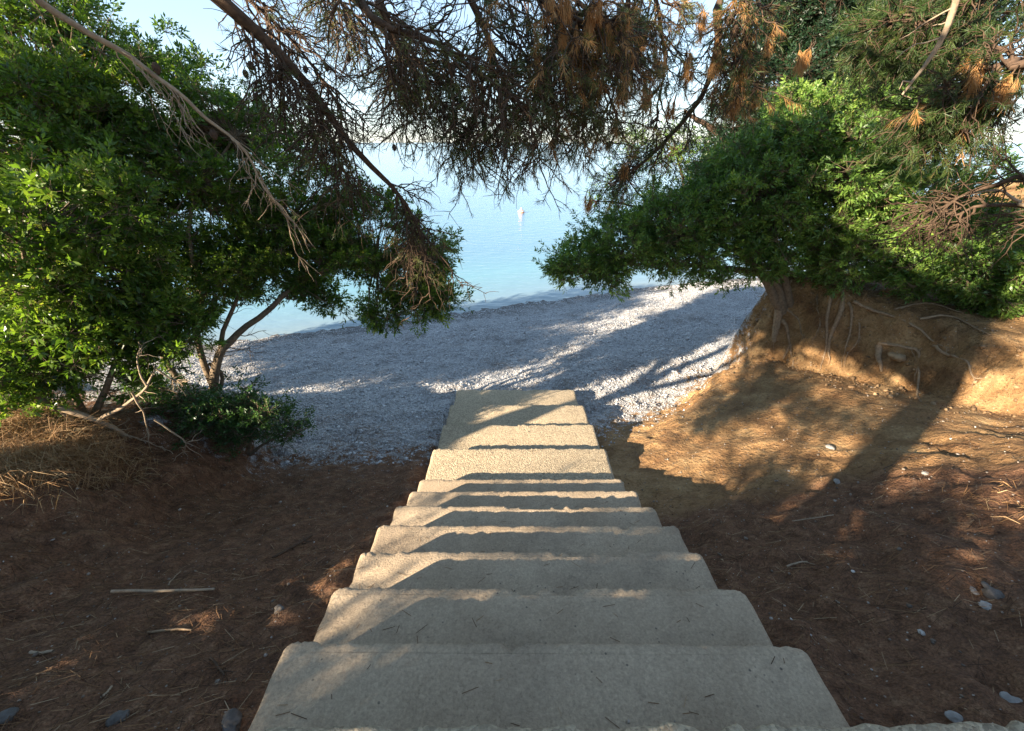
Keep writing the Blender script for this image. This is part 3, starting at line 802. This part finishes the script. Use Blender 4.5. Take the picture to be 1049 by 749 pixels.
# pale bare branch of the same pine, crossing the left crown
db = Wood()
p = resample([A1 + [0.1, .1, -.2]] + px([(-40, -40, 2.6), (28, -6, 2.8), (85, 30, 2.9), (130, 55, 3.0), (180, 92, 3.05), (215, 125, 3.1), (248, 152, 3.15), (268, 190, 3.2), (300, 228, 3.25)]), 30, .008)
db.tubes(p, np.linspace(.024, .004, 30), 7)
ch = spawn(p[None, 12:], 22, 0, 1, .12, .45, .9, .6, -.5, .2, 9, .045)
db.tubes(ch, np.linspace(.0045, .0015, 9)[None], 4)
db.tubes(spawn(ch, 4, .3, 1, .06, .2, .9, .6, -.2, .15, 5, .05), np.linspace(.003, .0012, 5)[None], 3)
db.build("bare_branch", M_wood_pale, opine)
for (x, y, Y) in [(257, 68, 3.4), (335, 70, 3.7), (313, 72, 3.8), (252, 77, 3.5), (263, 100, 3.5), (160, 70, 3.0), (219, 138, 3.1), (404, 152, 4.0), (357, 60, 4.0), (420, 40, 4.2), (470, 110, 4.0)]:
    cone(opine, at(x, y, Y) + np.array([0, 0, .03]), .022 if Y > 3.2 else .026)

T1 = np.array([7.0, 2.6, float(H(7.0, 2.6))])
C1 = np.array([6.8, 2.8, 5.0]); C2 = np.array([6.6, 3.0, 6.2]); C3 = np.array([6.4, 3.2, 7.2])
rpine = pine("pine_tree", "pine reaching in from the right edge with yellow-green needles and dead twigs", T1,
    [T1 - [0, 0, .3], [7.0, 2.6, 4.0], C1, C2, C3], .18, [
    dict(p=[C3] + px([(850, -120, 5.4), (745, -20, 5.2), (735, 50, 5.2), (718, 100, 5.3), (665, 160, 5.4), (635, 178, 5.5)]), r=.065, n=18, green=.6, t0=.45, n2=7, len=(.15, .45), grav=-.3, deadn=.12, wob=.01),
    dict(p=[C3] + px([(800, -140, 5.0), (660, -40, 5.0), (640, 40, 5.1), (625, 110, 5.2)]), r=.045, n=18, green=.5, t0=.5, n2=7, len=(.15, .38), grav=-.4, deadn=.4),
    dict(p=[C3] + px([(860, -120, 4.6), (780, -30, 4.6), (765, 40, 4.6), (750, 80, 4.7)]), r=.04, n=16, green=.55, t0=.5, n2=7, len=(.15, .38), grav=-.4, deadn=.4),
    dict(p=[C2] + px([(1090, -30, 3.9), (1010, -10, 3.9), (960, 10, 4.0), (925, 30, 4.1)]), r=.045, n=26, green=.9, nn=60, t0=.3, n2=8, len=(.15, .36), grav=-.1),
    dict(p=[C1] + px([(1090, 80, 3.6), (1030, 90, 3.7), (985, 105, 3.8), (950, 120, 3.9)]), r=.04, n=18, green=.8, nn=45, t0=.3, n2=7, len=(.12, .26), grav=-.1, deadn=.02),
    dict(p=[C2] + px([(1100, 50, 3.4), (1040, 60, 3.5), (990, 80, 3.6)]), r=.04, n=18, green=.6, nn=45, t0=.3, n2=7, len=(.15, .35), grav=-.05, deadn=.1),
    dict(p=[C1 + [0, 0, -.9]] + px([(1100, 200, 3.2), (1049, 185, 3.4), (1000, 195, 3.6), (960, 215, 3.8)]), r=.025, n=9, green=0.0, bare=1, t0=.2, n2=6, len=(.15, .35), grav=.0),
    dict(p=[C1 + [0, 0, -.9]] + px([(1110, 230, 3.2), (1049, 212, 3.5), (1005, 210, 3.6), (975, 225, 3.7)]), r=.025, n=8, green=0.0, bare=1, t0=.2, n2=6, len=(.15, .35), grav=-.1),
    ], M_needle_g, tufts=[(720, 24, 4.6), (735, 62, 4.6), (762, 72, 4.6), (772, 100, 4.7), (790, 40, 4.6), (690, 112, 4.9), (705, 70, 4.8), (602, 208, 5.4), (640, 172, 5.4), (750, 110, 4.7), (820, 60, 4.4), (1000, 75, 3.5), (1030, 95, 3.4)])
db = Wood()
p = resample([C2 + [-.3, 0, .2]] + px([(1010, -60, 3.3), (982, -5, 3.3), (965, 40, 3.35), (945, 70, 3.4), (925, 96, 3.45)]), 20, .006)
db.tubes(p, np.linspace(.03, .007, 20), 7)
db.tubes(spawn(p[None, 8:], 6, 0, 1, .08, .25, .6, .8, .3, 0, 6, .05), np.linspace(.006, .002, 6)[None], 4)
p = resample([C1 + [0, 0, -.9]] + px([(1090, 215, 3.4), (1045, 205, 3.5), (1010, 195, 3.6), (965, 212, 3.7)]), 20, .01)
db.tubes(p, np.linspace(.018, .005, 20), 7)
db.build("bare_branch", M_wood_pale, rpine)
for (x, y, Y) in [(748, 18, 4.6), (753, 30, 4.6), (760, 56, 4.7), (1017, 80, 3.6)]:
    cone(rpine, at(x, y, Y) + np.array([0, 0, .03]), .04)

# unseen hedge added behind the viewer on the sun side to shade the landing
hb = np.array([-4.0, -2.7, float(H(-4.0, -2.7))])
hs = tag(empty("sun_blocker_shrub", tuple(hb)), "tall dense unseen shrub added behind the pine trunk to shade the landing and near steps", "shrub")
w = Wood(); lv = Leaves()
limbs = [resample([hb - [0, 0, .2], hb + [.2, .1, .6], hb + [.4, .3, 1.5]], 8, .02), resample([hb - [0, 0, .2], hb + [-.4, -.2, .6], hb + [-1, -.6, 1.3]], 8, .02)]
for L_ in limbs: w.tubes(L_, np.linspace(.06, .02, 8), 7)
B = [(hb + np.array(c), (r, r, r * .9)) for c, r in [((.3, .4, .8), .9), ((1.0, -.3, .9), .8), ((-.6, .1, 1.0), .9), ((.2, -.8, 1.2), .9), ((1.6, -1.2, .9), .8), ((-1.6, -.3, .9), .9), ((.5, .1, 1.7), .6), ((.6, .1, 2.0), .38), ((-.5, .5, 1.8), .34), ((1.3, -.7, 1.9), .45), ((-1.1, .8, 1.05), .5), ((-1.6, 1.5, .75), .45), ((0, 0, 1.95), .36), ((-.85, .5, 1.68), .40)]]
crown(w, lv, B, nearest_of(np.concatenate([l[3:] for l in limbs])), dens=13, sprigs=12, k=10, L=.055, W=.02, clump=.18)
w.build("trunk", M_bark_grey, hs)
lv.build("crown", M_mastic2, hs)

# trees added along the bank further left, outside the picture, to shade beach and bank
def sun_blocker_tree(name, label, x, y, limbs, B, dens, gap=0.0, L=.075, mat=None):
    b = np.array([x, y, float(H(x, y))])
    t = tag(empty(name, tuple(b)), label, "tree")
    w = Wood(); lv = Leaves()
    LL = [resample([b - [0, 0, .2]] + [np.array(q) for q in l], 12, .03) for l in limbs]
    for l in LL: w.tubes(l, np.linspace(.15, .03, 12), 8)
    crown(w, lv, [(np.array(c), (r, r, r * .85)) for c, r in B], nearest_of(np.concatenate([l[5:] for l in LL])), dens=dens, sprigs=13, k=9, L=L, W=L * .38, clump=.25, stem=.14, gap=gap)
    w.build("trunk", M_bark_pine, t); lv.build("crown", mat or M_mastic, t)
sun_blocker_tree("sun_blocker_tree", "leafy tree added on the far left bank to shade the beach, mostly outside the picture, beyond the large leaning tree", -8.6, 5.2,
    [[(-8.5, 5.2, 2.2), (-8.6, 5.6, 4)], [(-8.3, 5.3, 1.8), (-7.6, 6.6, 3.2)], [(-8.6, 5.2, 1.9), (-9.4, 4.2, 3.4)]],
    [((-8.6, 5.6, 4.6), 1.4), ((-7.8, 6.6, 3.4), 1.2), ((-9.0, 6.9, 2.8), 1.2), ((-9.6, 4.2, 3.6), 1.3), ((-8.2, 5.4, 2.6), 1.1), ((-10.3, 5.6, 3.4), 1.3), ((-8.9, 7.6, 1.9), 1.0), ((-7.5, 5.2, 4.6), 1.0)], 12)
sun_blocker_tree("sun_blocker_tree", "unseen tree added beyond the left edge of the picture, crown shaped to dapple the bank and steps", -6.4, 0.4,
    [[(-6.3, .45, 4.4), (-6.0, .6, 6.4), (-5.9, .3, 7.8)], [(-6.3, .45, 4.4), (-5.4, -.6, 6.2)], [(-6.3, .45, 4.6), (-6.9, 1.4, 6.2)]],
    [((-6.0, .6, 6.7), .6), ((-6.9, 1.4, 6.6), .75), ((-4.5, -2.0, 6.85), .5), ((-5.6, -.1, 6.7), .5), ((-5.0, -1.0, 6.9), .7), ((-4.6, -1.8, 6.9), .6), ((-5.5, -.3, 7.1), .6), ((-6.0, .2, 8.1), .6), ((-5.5, -.5, 8.0), .6), ((-5.0, -1.18, 5.25), .12), ((-5.0, -1.16, 5.6), .12), ((-5.0, -.94, 4.87), .12), ((-5.0, -.98, 5.15), .12), ((-5.0, -2.04, 5.7), .14), ((-5.0, -2.6, 6.05), .13),
     ((-5.6, .1, 5.95), .22), ((-5.2, -.7, 5.95), .24), ((-4.95, -1.2, 5.55), .2), ((-5.15, -.8, 5.35), .16)], 20, gap=.3)  # smallest tufts added to cast finger-shaped shadows on the right slope
sun_blocker_tree("bank_blocker_shrub", "unseen shrub added beyond the left edge of the picture to shade the beach, beside the leaning tree", -6.3, 4.1,
    [[(-6.2, 4.1, 3.0), (-6.0, 4.3, 3.6)], [(-6.4, 4.2, 2.9), (-6.9, 4.8, 3.3)]],
    [((-6.0, 4.2, 3.3), .75), ((-6.6, 4.9, 2.9), .8), ((-6.9, 4.3, 3.3), .7), ((-5.7, 4.6, 2.6), .6)], 22, L=.055)

# ------------------------------------------------------------------ stones, litter, sticks
ICO_V = None
def ico():
    p = (1 + 5 ** .5) / 2
    V = np.array([(-1, p, 0), (1, p, 0), (-1, -p, 0), (1, -p, 0), (0, -1, p), (0, 1, p), (0, -1, -p), (0, 1, -p), (p, 0, -1), (p, 0, 1), (-p, 0, -1), (-p, 0, 1)], float)
    F = np.array([(0, 11, 5), (0, 5, 1), (0, 1, 7), (0, 7, 10), (0, 10, 11), (1, 5, 9), (5, 11, 4), (11, 10, 2), (10, 7, 6), (7, 1, 8), (3, 9, 4), (3, 4, 2), (3, 2, 6), (3, 6, 8), (3, 8, 9), (4, 9, 5), (2, 4, 11), (6, 2, 10), (8, 6, 7), (9, 8, 1)])
    return unit(V), F
IV, IF = ico()
def stones(name, X, Y, size, mat, flat=.55, parent=None, sink=.15, Z=None, rough=.10):
    n = len(X)
    Z = H(X, Y) if Z is None else Z
    sc = size[:, None] * np.column_stack([rng.uniform(.7, 1.3, n), rng.uniform(.7, 1.3, n), rng.uniform(flat * .7, flat * 1.3, n)])
    V = IV[None] * (1 + rng.normal(0, rough, (n, 12, 1))) * sc[:, None]
    a = rng.uniform(0, 6.28, n); ca, sa = np.cos(a)[:, None], np.sin(a)[:, None]
    x = V[..., 0] * ca - V[..., 1] * sa; y = V[..., 0] * sa + V[..., 1] * ca
    V = np.stack([x + X[:, None], y + Y[:, None], V[..., 2] + (Z + sc[:, 2] * (1 - 2 * sink))[:, None]], -1)
    F = IF[None] + (np.arange(n) * 12)[:, None, None]
    return mesh_np(name, V.reshape(-1, 3), [F.reshape(-1, 3)], mat, parent, smooth=True, attrs={"rnd": ('FACE', np.repeat(rng.random(n), 20))})

# beach pebbles
n = 270000
X = rng.uniform(-7.5, 9.5, n); Y = rng.uniform(3.8, 15.5, n)
pk = peb_mask(X, Y) + .35 * fbm(X * 2, Y * 2, 3)
ok = (rng.random(n) < np.clip(pk * 1.25 - .12, 0, 1)) & (Y < shore(X) - .1) & (fbm(X * .8 + 3, Y * 1.2, 4) < .34 + .25 * rng.random(n)) & ~((np.abs(X - .07) < 1.06) & (Y < 6.05)) & (H(X, Y) < 1.35)
X, Y = X[ok], Y[ok]
o = stones("beach_pebbles", X, Y, np.minimum(rng.lognormal(math.log(.0072), .5, len(X)), .03), M_pebble)
tag(o, "rounded grey and white pebbles covering the beach", "pebbles", kind="stuff")
# grit in the dirt
n = 9000
X = rng.uniform(-5, 6, n); Y = rng.uniform(.2, 7, n)
ok = ~((np.abs(X - .1) < 1.08) & (Y < 6.1)) & (peb_mask(X, Y) < .8) & ~((Y < .62) & (X > -1.1))
X, Y = X[ok], Y[ok]
o = stones("grit", X, Y, np.minimum(rng.lognormal(math.log(.0042), .5, len(X)), .013), M_grit, .7)
tag(o, "small stones scattered over the brown dirt beside the steps", "grit", kind="stuff")
# needle litter
n = 70000
X = rng.uniform(-5, 5.5, n); Y = rng.uniform(.2, 5.5, n)
ok = (rng.random(n) < litter_mask(X, Y) * (.45 + fbm(X * 1.5, Y * 1.5, 3)) * 1.6) & ~((np.abs(X - .1) < 1.06) & (Y < 6.1)) & ~((Y < .62) & (X > -1.1))
X, Y = X[ok], Y[ok]; n = len(X)
a = rng.uniform(0, math.pi, n); l = rng.uniform(.02, .055, n)
dx, dy = np.cos(a) * l, np.sin(a) * l
p0 = np.column_stack([X - dx, Y - dy, H(X - dx, Y - dy) + rng.uniform(.002, .012, n)]); p1 = np.column_stack([X + dx, Y + dy, H(X + dx, Y + dy) + rng.uniform(.002, .012, n)])
s = np.column_stack([-np.sin(a), np.cos(a), np.zeros(n)]) * .0012
V = np.stack([p0 - s, p0 + s, p1 + s, p1 - s], 1).reshape(-1, 3)
o = mesh_np("needle_litter", V, [np.arange(n * 4).reshape(-1, 4)], M_litter, attrs={"rnd": ('FACE', rng.random(n))})
tag(o, "fallen brown pine needles covering the shaded dirt", "litter", kind="stuff")
# dry leaf bits
n = 15000
X = rng.uniform(-5, 5.5, n); Y = rng.uniform(.4, 6.5, n)
ok = (rng.random(n) < .25 + 1.3 * np.clip(fbm(X * 2.2 + 4, Y * 2.2, 4), 0, 1)) & ~((np.abs(X - .1) < 1.06) & (Y < 6.1)) & ~((Y < .62) & (X > -1.1)) & (peb_mask(X, Y) < .9)
X, Y = X[ok], Y[ok]; n = len(X)
Pb = np.column_stack([X, Y, H(X, Y) + .005]); a = rng.uniform(0, 6.28, n)
D = unit(np.column_stack([np.cos(a), np.sin(a), rng.normal(0, .25, n)])); Nn = unit(np.column_stack([rng.normal(0, .3, n), rng.normal(0, .3, n), np.ones(n)]))
o = mesh_np("leaf_litter", leaf_quads(Pb, D, Nn, rng.lognormal(math.log(.017), .4, n), rng.lognormal(math.log(.008), .4, n)), [np.arange(n * 4).reshape(-1, 4)], M_litter, attrs={"rnd": ('FACE', rng.random(n))})
tag(o, "small dry leaf and bark bits over the dirt", "litter", kind="stuff")
# crumbled earth at the foot of the right bank
n = 5000
X = rng.uniform(2.6, 7, n); Y = rng.uniform(2.0, 7, n)
xf_ = 3.9 + np.clip(5.9 - Y, -2, 6) * 0.42
ok = (rng.random(n) < np.exp(-((X - xf_ - .1) / .55) ** 2)); X, Y = X[ok], Y[ok]
o = stones("earth_crumbs", X, Y, np.minimum(rng.lognormal(math.log(.009), .55, len(X)), .03), M_crumb, .8, rough=.22)
tag(o, "crumbled earth lumps at the foot of the eroded right bank", "earth crumbs", kind="stuff")
def tread_z(y):
    z = np.full(len(y), 3.24); p_ = .588
    for yn, zt in NOSE:
        z = np.where((y > p_) & (y <= yn - .03), zt, z); p_ = yn
    return z
edges = np.array([.588] + [q for q, _ in NOSE])
n = 2600
X = rng.uniform(-.86, 1.06, n); Y = rng.uniform(.62, 6.0, n)
dd = np.array([(y - edges[edges < y]).min() for y in Y]); dn_ = np.array([(edges[edges > y] - y).min() for y in Y])
ok = (dn_ > .05) & (rng.random(n) < .10 + .9 * np.exp(-dd / .06)); X, Y = X[ok], Y[ok]; n = len(X)
Z = tread_z(Y)
a = rng.uniform(0, math.pi, n); l = rng.uniform(.012, .04, n)
p0 = np.column_stack([X - np.cos(a) * l, Y - np.sin(a) * l * .6, Z + .004]); p1 = np.column_stack([X + np.cos(a) * l, Y + np.sin(a) * l * .6, Z + .005])
s_ = np.column_stack([-np.sin(a), np.cos(a), 0 * a]) * .0012
o = mesh_np("step_litter", np.stack([p0 - s_, p0 + s_, p1 + s_, p1 - s_], 1).reshape(-1, 3), [np.arange(n * 4).reshape(-1, 4)], M_litter, attrs={"rnd": ('FACE', rng.random(n))})
tag(o, "dry pine needles lying on the concrete treads", "litter", kind="stuff")
n = 1500
X = rng.uniform(-.86, 1.06, n); Y = rng.uniform(.62, 6.0, n)
dd = np.array([(y - edges[edges < y]).min() for y in Y]); dn_ = np.array([(edges[edges > y] - y).min() for y in Y])
ok = (dn_ > .05) & (rng.random(n) < (.07 + .9 * np.exp(-dd / .05)) * (.25 + .75 * (Y > 3.2))); X, Y = X[ok], Y[ok]
o = stones("step_grit", X, Y, rng.lognormal(math.log(.0035), .5, len(X)), M_grit, .7, Z=tread_z(Y))
tag(o, "fine gravel gathered at the backs of the concrete treads", "grit", kind="stuff")
# dry grass
def grass(name, label, spots, n, hgt):
    c = np.array([ground_at(*s_) for s_ in spots])
    k = rng.integers(0, len(c), n)
    X = c[k, 0] + rng.normal(0, .17, n); Y = c[k, 1] + rng.normal(0, .12, n); Z = H(X, Y)
    d = unit(np.column_stack([rng.normal(0, .7, n), rng.normal(-.2, .7, n), rng.uniform(.2, 1.3, n)]))
    L_ = rng.uniform(.5, 1.2, n)[:, None] * hgt
    p = np.column_stack([X, Y, Z]); m_ = p + d * L_ * .55; e = m_ + unit(d + [0, 0, -.9]) * L_ * .5
    s_ = unit(np.cross(d, rng.normal(size=d.shape))) * .0016
    V = np.stack([p - s_, p + s_, m_ + s_, m_ - s_, e + s_ * .4, e - s_ * .4], 1).reshape(-1, 3)
    b = np.arange(n)[:, None] * 6
    F = np.concatenate([b + [0, 1, 2, 3], b + [3, 2, 4, 5]])
    o = mesh_np(name, V, [F], M_straw, attrs={"rnd": ('FACE', np.tile(rng.random(n), 2))})
    return tag(o, label, "dry grass", kind="stuff")
grass("dry_grass", "tangled straw-coloured dry grass under the sunlit shrub at the left edge", [(10, 440), (40, 435), (70, 450), (20, 470), (55, 470), (-20, 450), (90, 462), (5, 490)], 8500, .25)
grass("dry_grass", "small pale tuft of dry grass at the right edge of the dirt slope", [(1030, 518), (1040, 515)], 120, .10)

# sticks and single stones
def stick(name, label, cat, p0, p1, r, mat, group=None, flatk=.5, kids=0):
    a = ground_at(*p0); b = ground_at(*p1)
    root_pts = resample([a, (a + b) / 2 + rng.normal(0, .004, 3), b], 10, .002)
    h = H(root_pts[:, 0], root_pts[:, 1])
    root_pts[:, 2] += max(0, (h + r * .9 - root_pts[:, 2]).max()) 
    w_ = Wood(); w_.tubes(root_pts, np.full(10, r) * np.linspace(1, .8, 10), 8)
    if kids: 
        ch = spawn(root_pts[None], kids, .2, 1, .05, .14, .5, .9, .1, 0, 5, .04); ch[..., 2] = np.maximum(ch[..., 2], H(ch[..., 0], ch[..., 1]) + .004)
        w_.tubes(ch, np.linspace(r * .6, r * .25, 5)[None], 5)
    o = w_.build(name, mat)
    return tag(o, label, cat, group)
stick("stick", "long straight pale stick lying level on the dark dirt at left", "stick", (117, 610), (222, 608), .0085, M_wood_pale)
stick("stick", "short thin reddish stick lying below the long pale stick", "stick", (152, 649), (197, 646), .006, M_root)
stick("stick", "very short pale stick end at the far left below the long stick", "stick", (34, 671), (58, 670), .007, M_wood_pale)
stick("stick", "short slanting twig between the lowest left stones and the steps", "stick", (106, 716), (116, 706), .005, M_wood_pale)
stick("twig", "forked grey twig on the dirt left of the steps", "twig", (280, 573), (320, 550), .009, M_twig_dead, kids=4)
stick("twig", "curved thin twig standing just above the long pale stick", "twig", (174, 602), (186, 587), .004, M_wood_pale)
stick("twig", "thin dark twig leaning towards the nearest step on the left", "twig", (216, 675), (230, 693), .005, M_twig_dead, kids=1)
stick("twig", "long thin pale twig on the dirt slope right of the steps", "twig", (810, 537), (852, 531), .004, M_wood_pale)
stick("twig", "bent brown twig on the dirt below the pale twig at right", "twig", (805, 583), (825, 578), .006, M_wood_pale, kids=1)
stick("twig", "thin grey twig on the dirt beside the dry tuft at right", "twig", (905, 482), (935, 465), .004, M_twig_dead)

def rock(label, pxy, size, mat_c, flat=.6):
    import bmesh
    p = ground_at(*pxy)
    bm = bmesh.new(); bmesh.ops.create_icosphere(bm, subdivisions=3, radius=1)
    so = rng.random() * 40
    for v in bm.verts:
        n_ = v.co.normalized()
        f = 1 + .9 * float(fbm(np.array(n_.x * 1.3 + so), np.array(n_.y * 1.3 + n_.z + so), 4)); f = min(f, 1.05)
        v.co = Vector((n_.x * f * size * 1.15, n_.y * f * size * .85, n_.z * f * size * flat))
    me = bpy.data.meshes.new("stone"); bm.to_mesh(me); bm.free()
    me.polygons.foreach_set("use_smooth", np.ones(len(me.polygons), dtype=bool))
    me.materials.append(mat_c)
    o = bpy.data.objects.new("stone", me); COL.objects.link(o)
    o.location = (p[0], p[1], float(H(p[0], p[1])) + size * flat * .2)
    o.rotation_euler = (0, 0, rng.random() * 6)
    return tag(o, label, "stone")
M_rock_g = bark_mat("grey_stone", (0.07, 0.06, 0.05), (0.17, 0.155, 0.14), 40)
M_rock_w = bark_mat("pale_stone", (0.20, 0.18, 0.155), (0.40, 0.375, 0.34), 40)
M_rock_y = bark_mat("ochre_stone", (0.26, 0.175, 0.10), (0.44, 0.33, 0.20), 14)
rock("rough grey stone beside the left front corner of the landing", (238, 741), .04, M_rock_g)
rock("grey stone at the bottom edge in the dark dirt at left", (122, 737), .03, M_rock_g)
rock("grey stone in the bottom left corner of the dirt", (5, 737), .035, M_rock_g)
rock("round brown-grey clod left of the nearest steps", (286, 626), .03, M_rock_g)
rock("flat white stone on the dark dirt at far right", (997, 605), .022, M_rock_w, .35)
rock("dark lump of stone beside the flat white stone", (1015, 608), .045, M_rock_g)
rock("pale grey flat stone below the dark lump at right", (1012, 622), .03, M_rock_w, .3)
rock("white pebble on the dirt right of the lower steps", (850, 459), .035, M_rock_w)
rock("small white stone at the foot of the sunlit right slope", (857, 494), .028, M_rock_w)
rock("pale ochre boulder set in the right bank between roots", (917, 367), .10, M_rock_y, .6)
rock("flat pale stone in the lower right corner above the landing", (1037, 718), .03, M_rock_w, .35)
rock("small bluish white stone above the landing edge at right", (978, 737), .025, M_rock_w, .4)
rock("white pebble on the sunlit dirt patch at right", (948, 486), .025, M_rock_w)

# ------------------------------------------------------------------ buoy
bp = at(534, 215, 37.0); bp[2] = 0
by = tag(empty("mooring_buoy", (bp[0], 37.0, 0)), "small white and orange mooring buoy floating offshore", "buoy")
def lathe(name, prof, mat, parent, c, n=24):
    V = np.array([(c[0] + r * math.cos(2 * math.pi * j / n), c[1] + r * math.sin(2 * math.pi * j / n), c[2] + z) for r, z in prof for j in range(n)])
    F = np.array([(i * n + j, i * n + (j + 1) % n, (i + 1) * n + (j + 1) % n, (i + 1) * n + j) for i in range(len(prof) - 1) for j in range(n)])
    return mesh_np(name, V, [F], mat, parent, smooth=True)
d = math.hypot(*at(534, 213, 37.0)[:2])
bc = np.array([0.0, 0.0, 0.0]); q = at(534, 218, 1.0) - np.array([0, 0, CZ]); tt = -CZ / q[2]; bc[:2] = q[:2] * tt
by.location = tuple(bc)
lathe("float", [(0.001, -.25), (.15, -.2), (.22, -.05), (.24, .07), (.19, .16), (.10, .21), (.001, .22)], plain_mat("orange_float", (0.80, 0.28, 0.15)), by, bc)
lathe("collar", [(.21, .09), (.258, .10), (.25, .15), (.20, .155)], plain_mat("white_collar", (.8, .8, .8)), by, bc)
lathe("topmark", [(0.08, .2), (.085, .23), (.05, .27), (.06, .30), (.04, .35), (.001, .36)], plain_mat("pale_topmark", (.8, .62, .55)), by, bc)

# ------------------------------------------------------------------ light
SUN_AZ = 55.0; SUN_EL = 20.0
dirv = Vector((math.sin(R(SUN_AZ)) * math.cos(R(SUN_EL)), math.cos(R(SUN_AZ)) * math.cos(R(SUN_EL)), -math.sin(R(SUN_EL))))
sd = bpy.data.lights.new("sun", 'SUN'); sd.energy = 5.0; sd.angle = R(0.5); sd.color = (1.0, 0.85, 0.66)
so_ = bpy.data.objects.new("sun", sd); so_.rotation_euler = dirv.to_track_quat('-Z', 'Y').to_euler(); so_.location = (-20, -15, 20)
COL.objects.link(so_)
wd = bpy.data.worlds.new("World"); scene.world = wd; wd.use_nodes = True
nt = wd.node_tree; bg = nt.nodes["Background"]
sky = nt.nodes.new('ShaderNodeTexSky'); sky.sky_type = 'NISHITA'; sky.sun_disc = False
sky.sun_elevation = R(SUN_EL); sky.sun_rotation = R(SUN_AZ + 180)
sky.dust_density = 0.05; sky.ozone_density = 5.0; sky.air_density = 1.0
gm = nt.nodes.new('ShaderNodeGamma'); gm.inputs[1].default_value = 0.55
nt.links.new(sky.outputs[0], gm.inputs[0]); nt.links.new(gm.outputs[0], bg.inputs[0]); bg.inputs[1].default_value = 0.15
scene.view_settings.view_transform = 'Standard'; scene.view_settings.look = 'None'
scene.view_settings.exposure = 2.1; scene.view_settings.gamma = 1.0
scene.cycles.max_bounces = 8; scene.cycles.transparent_max_bounces = 8
scene.cycles.use_denoising = True
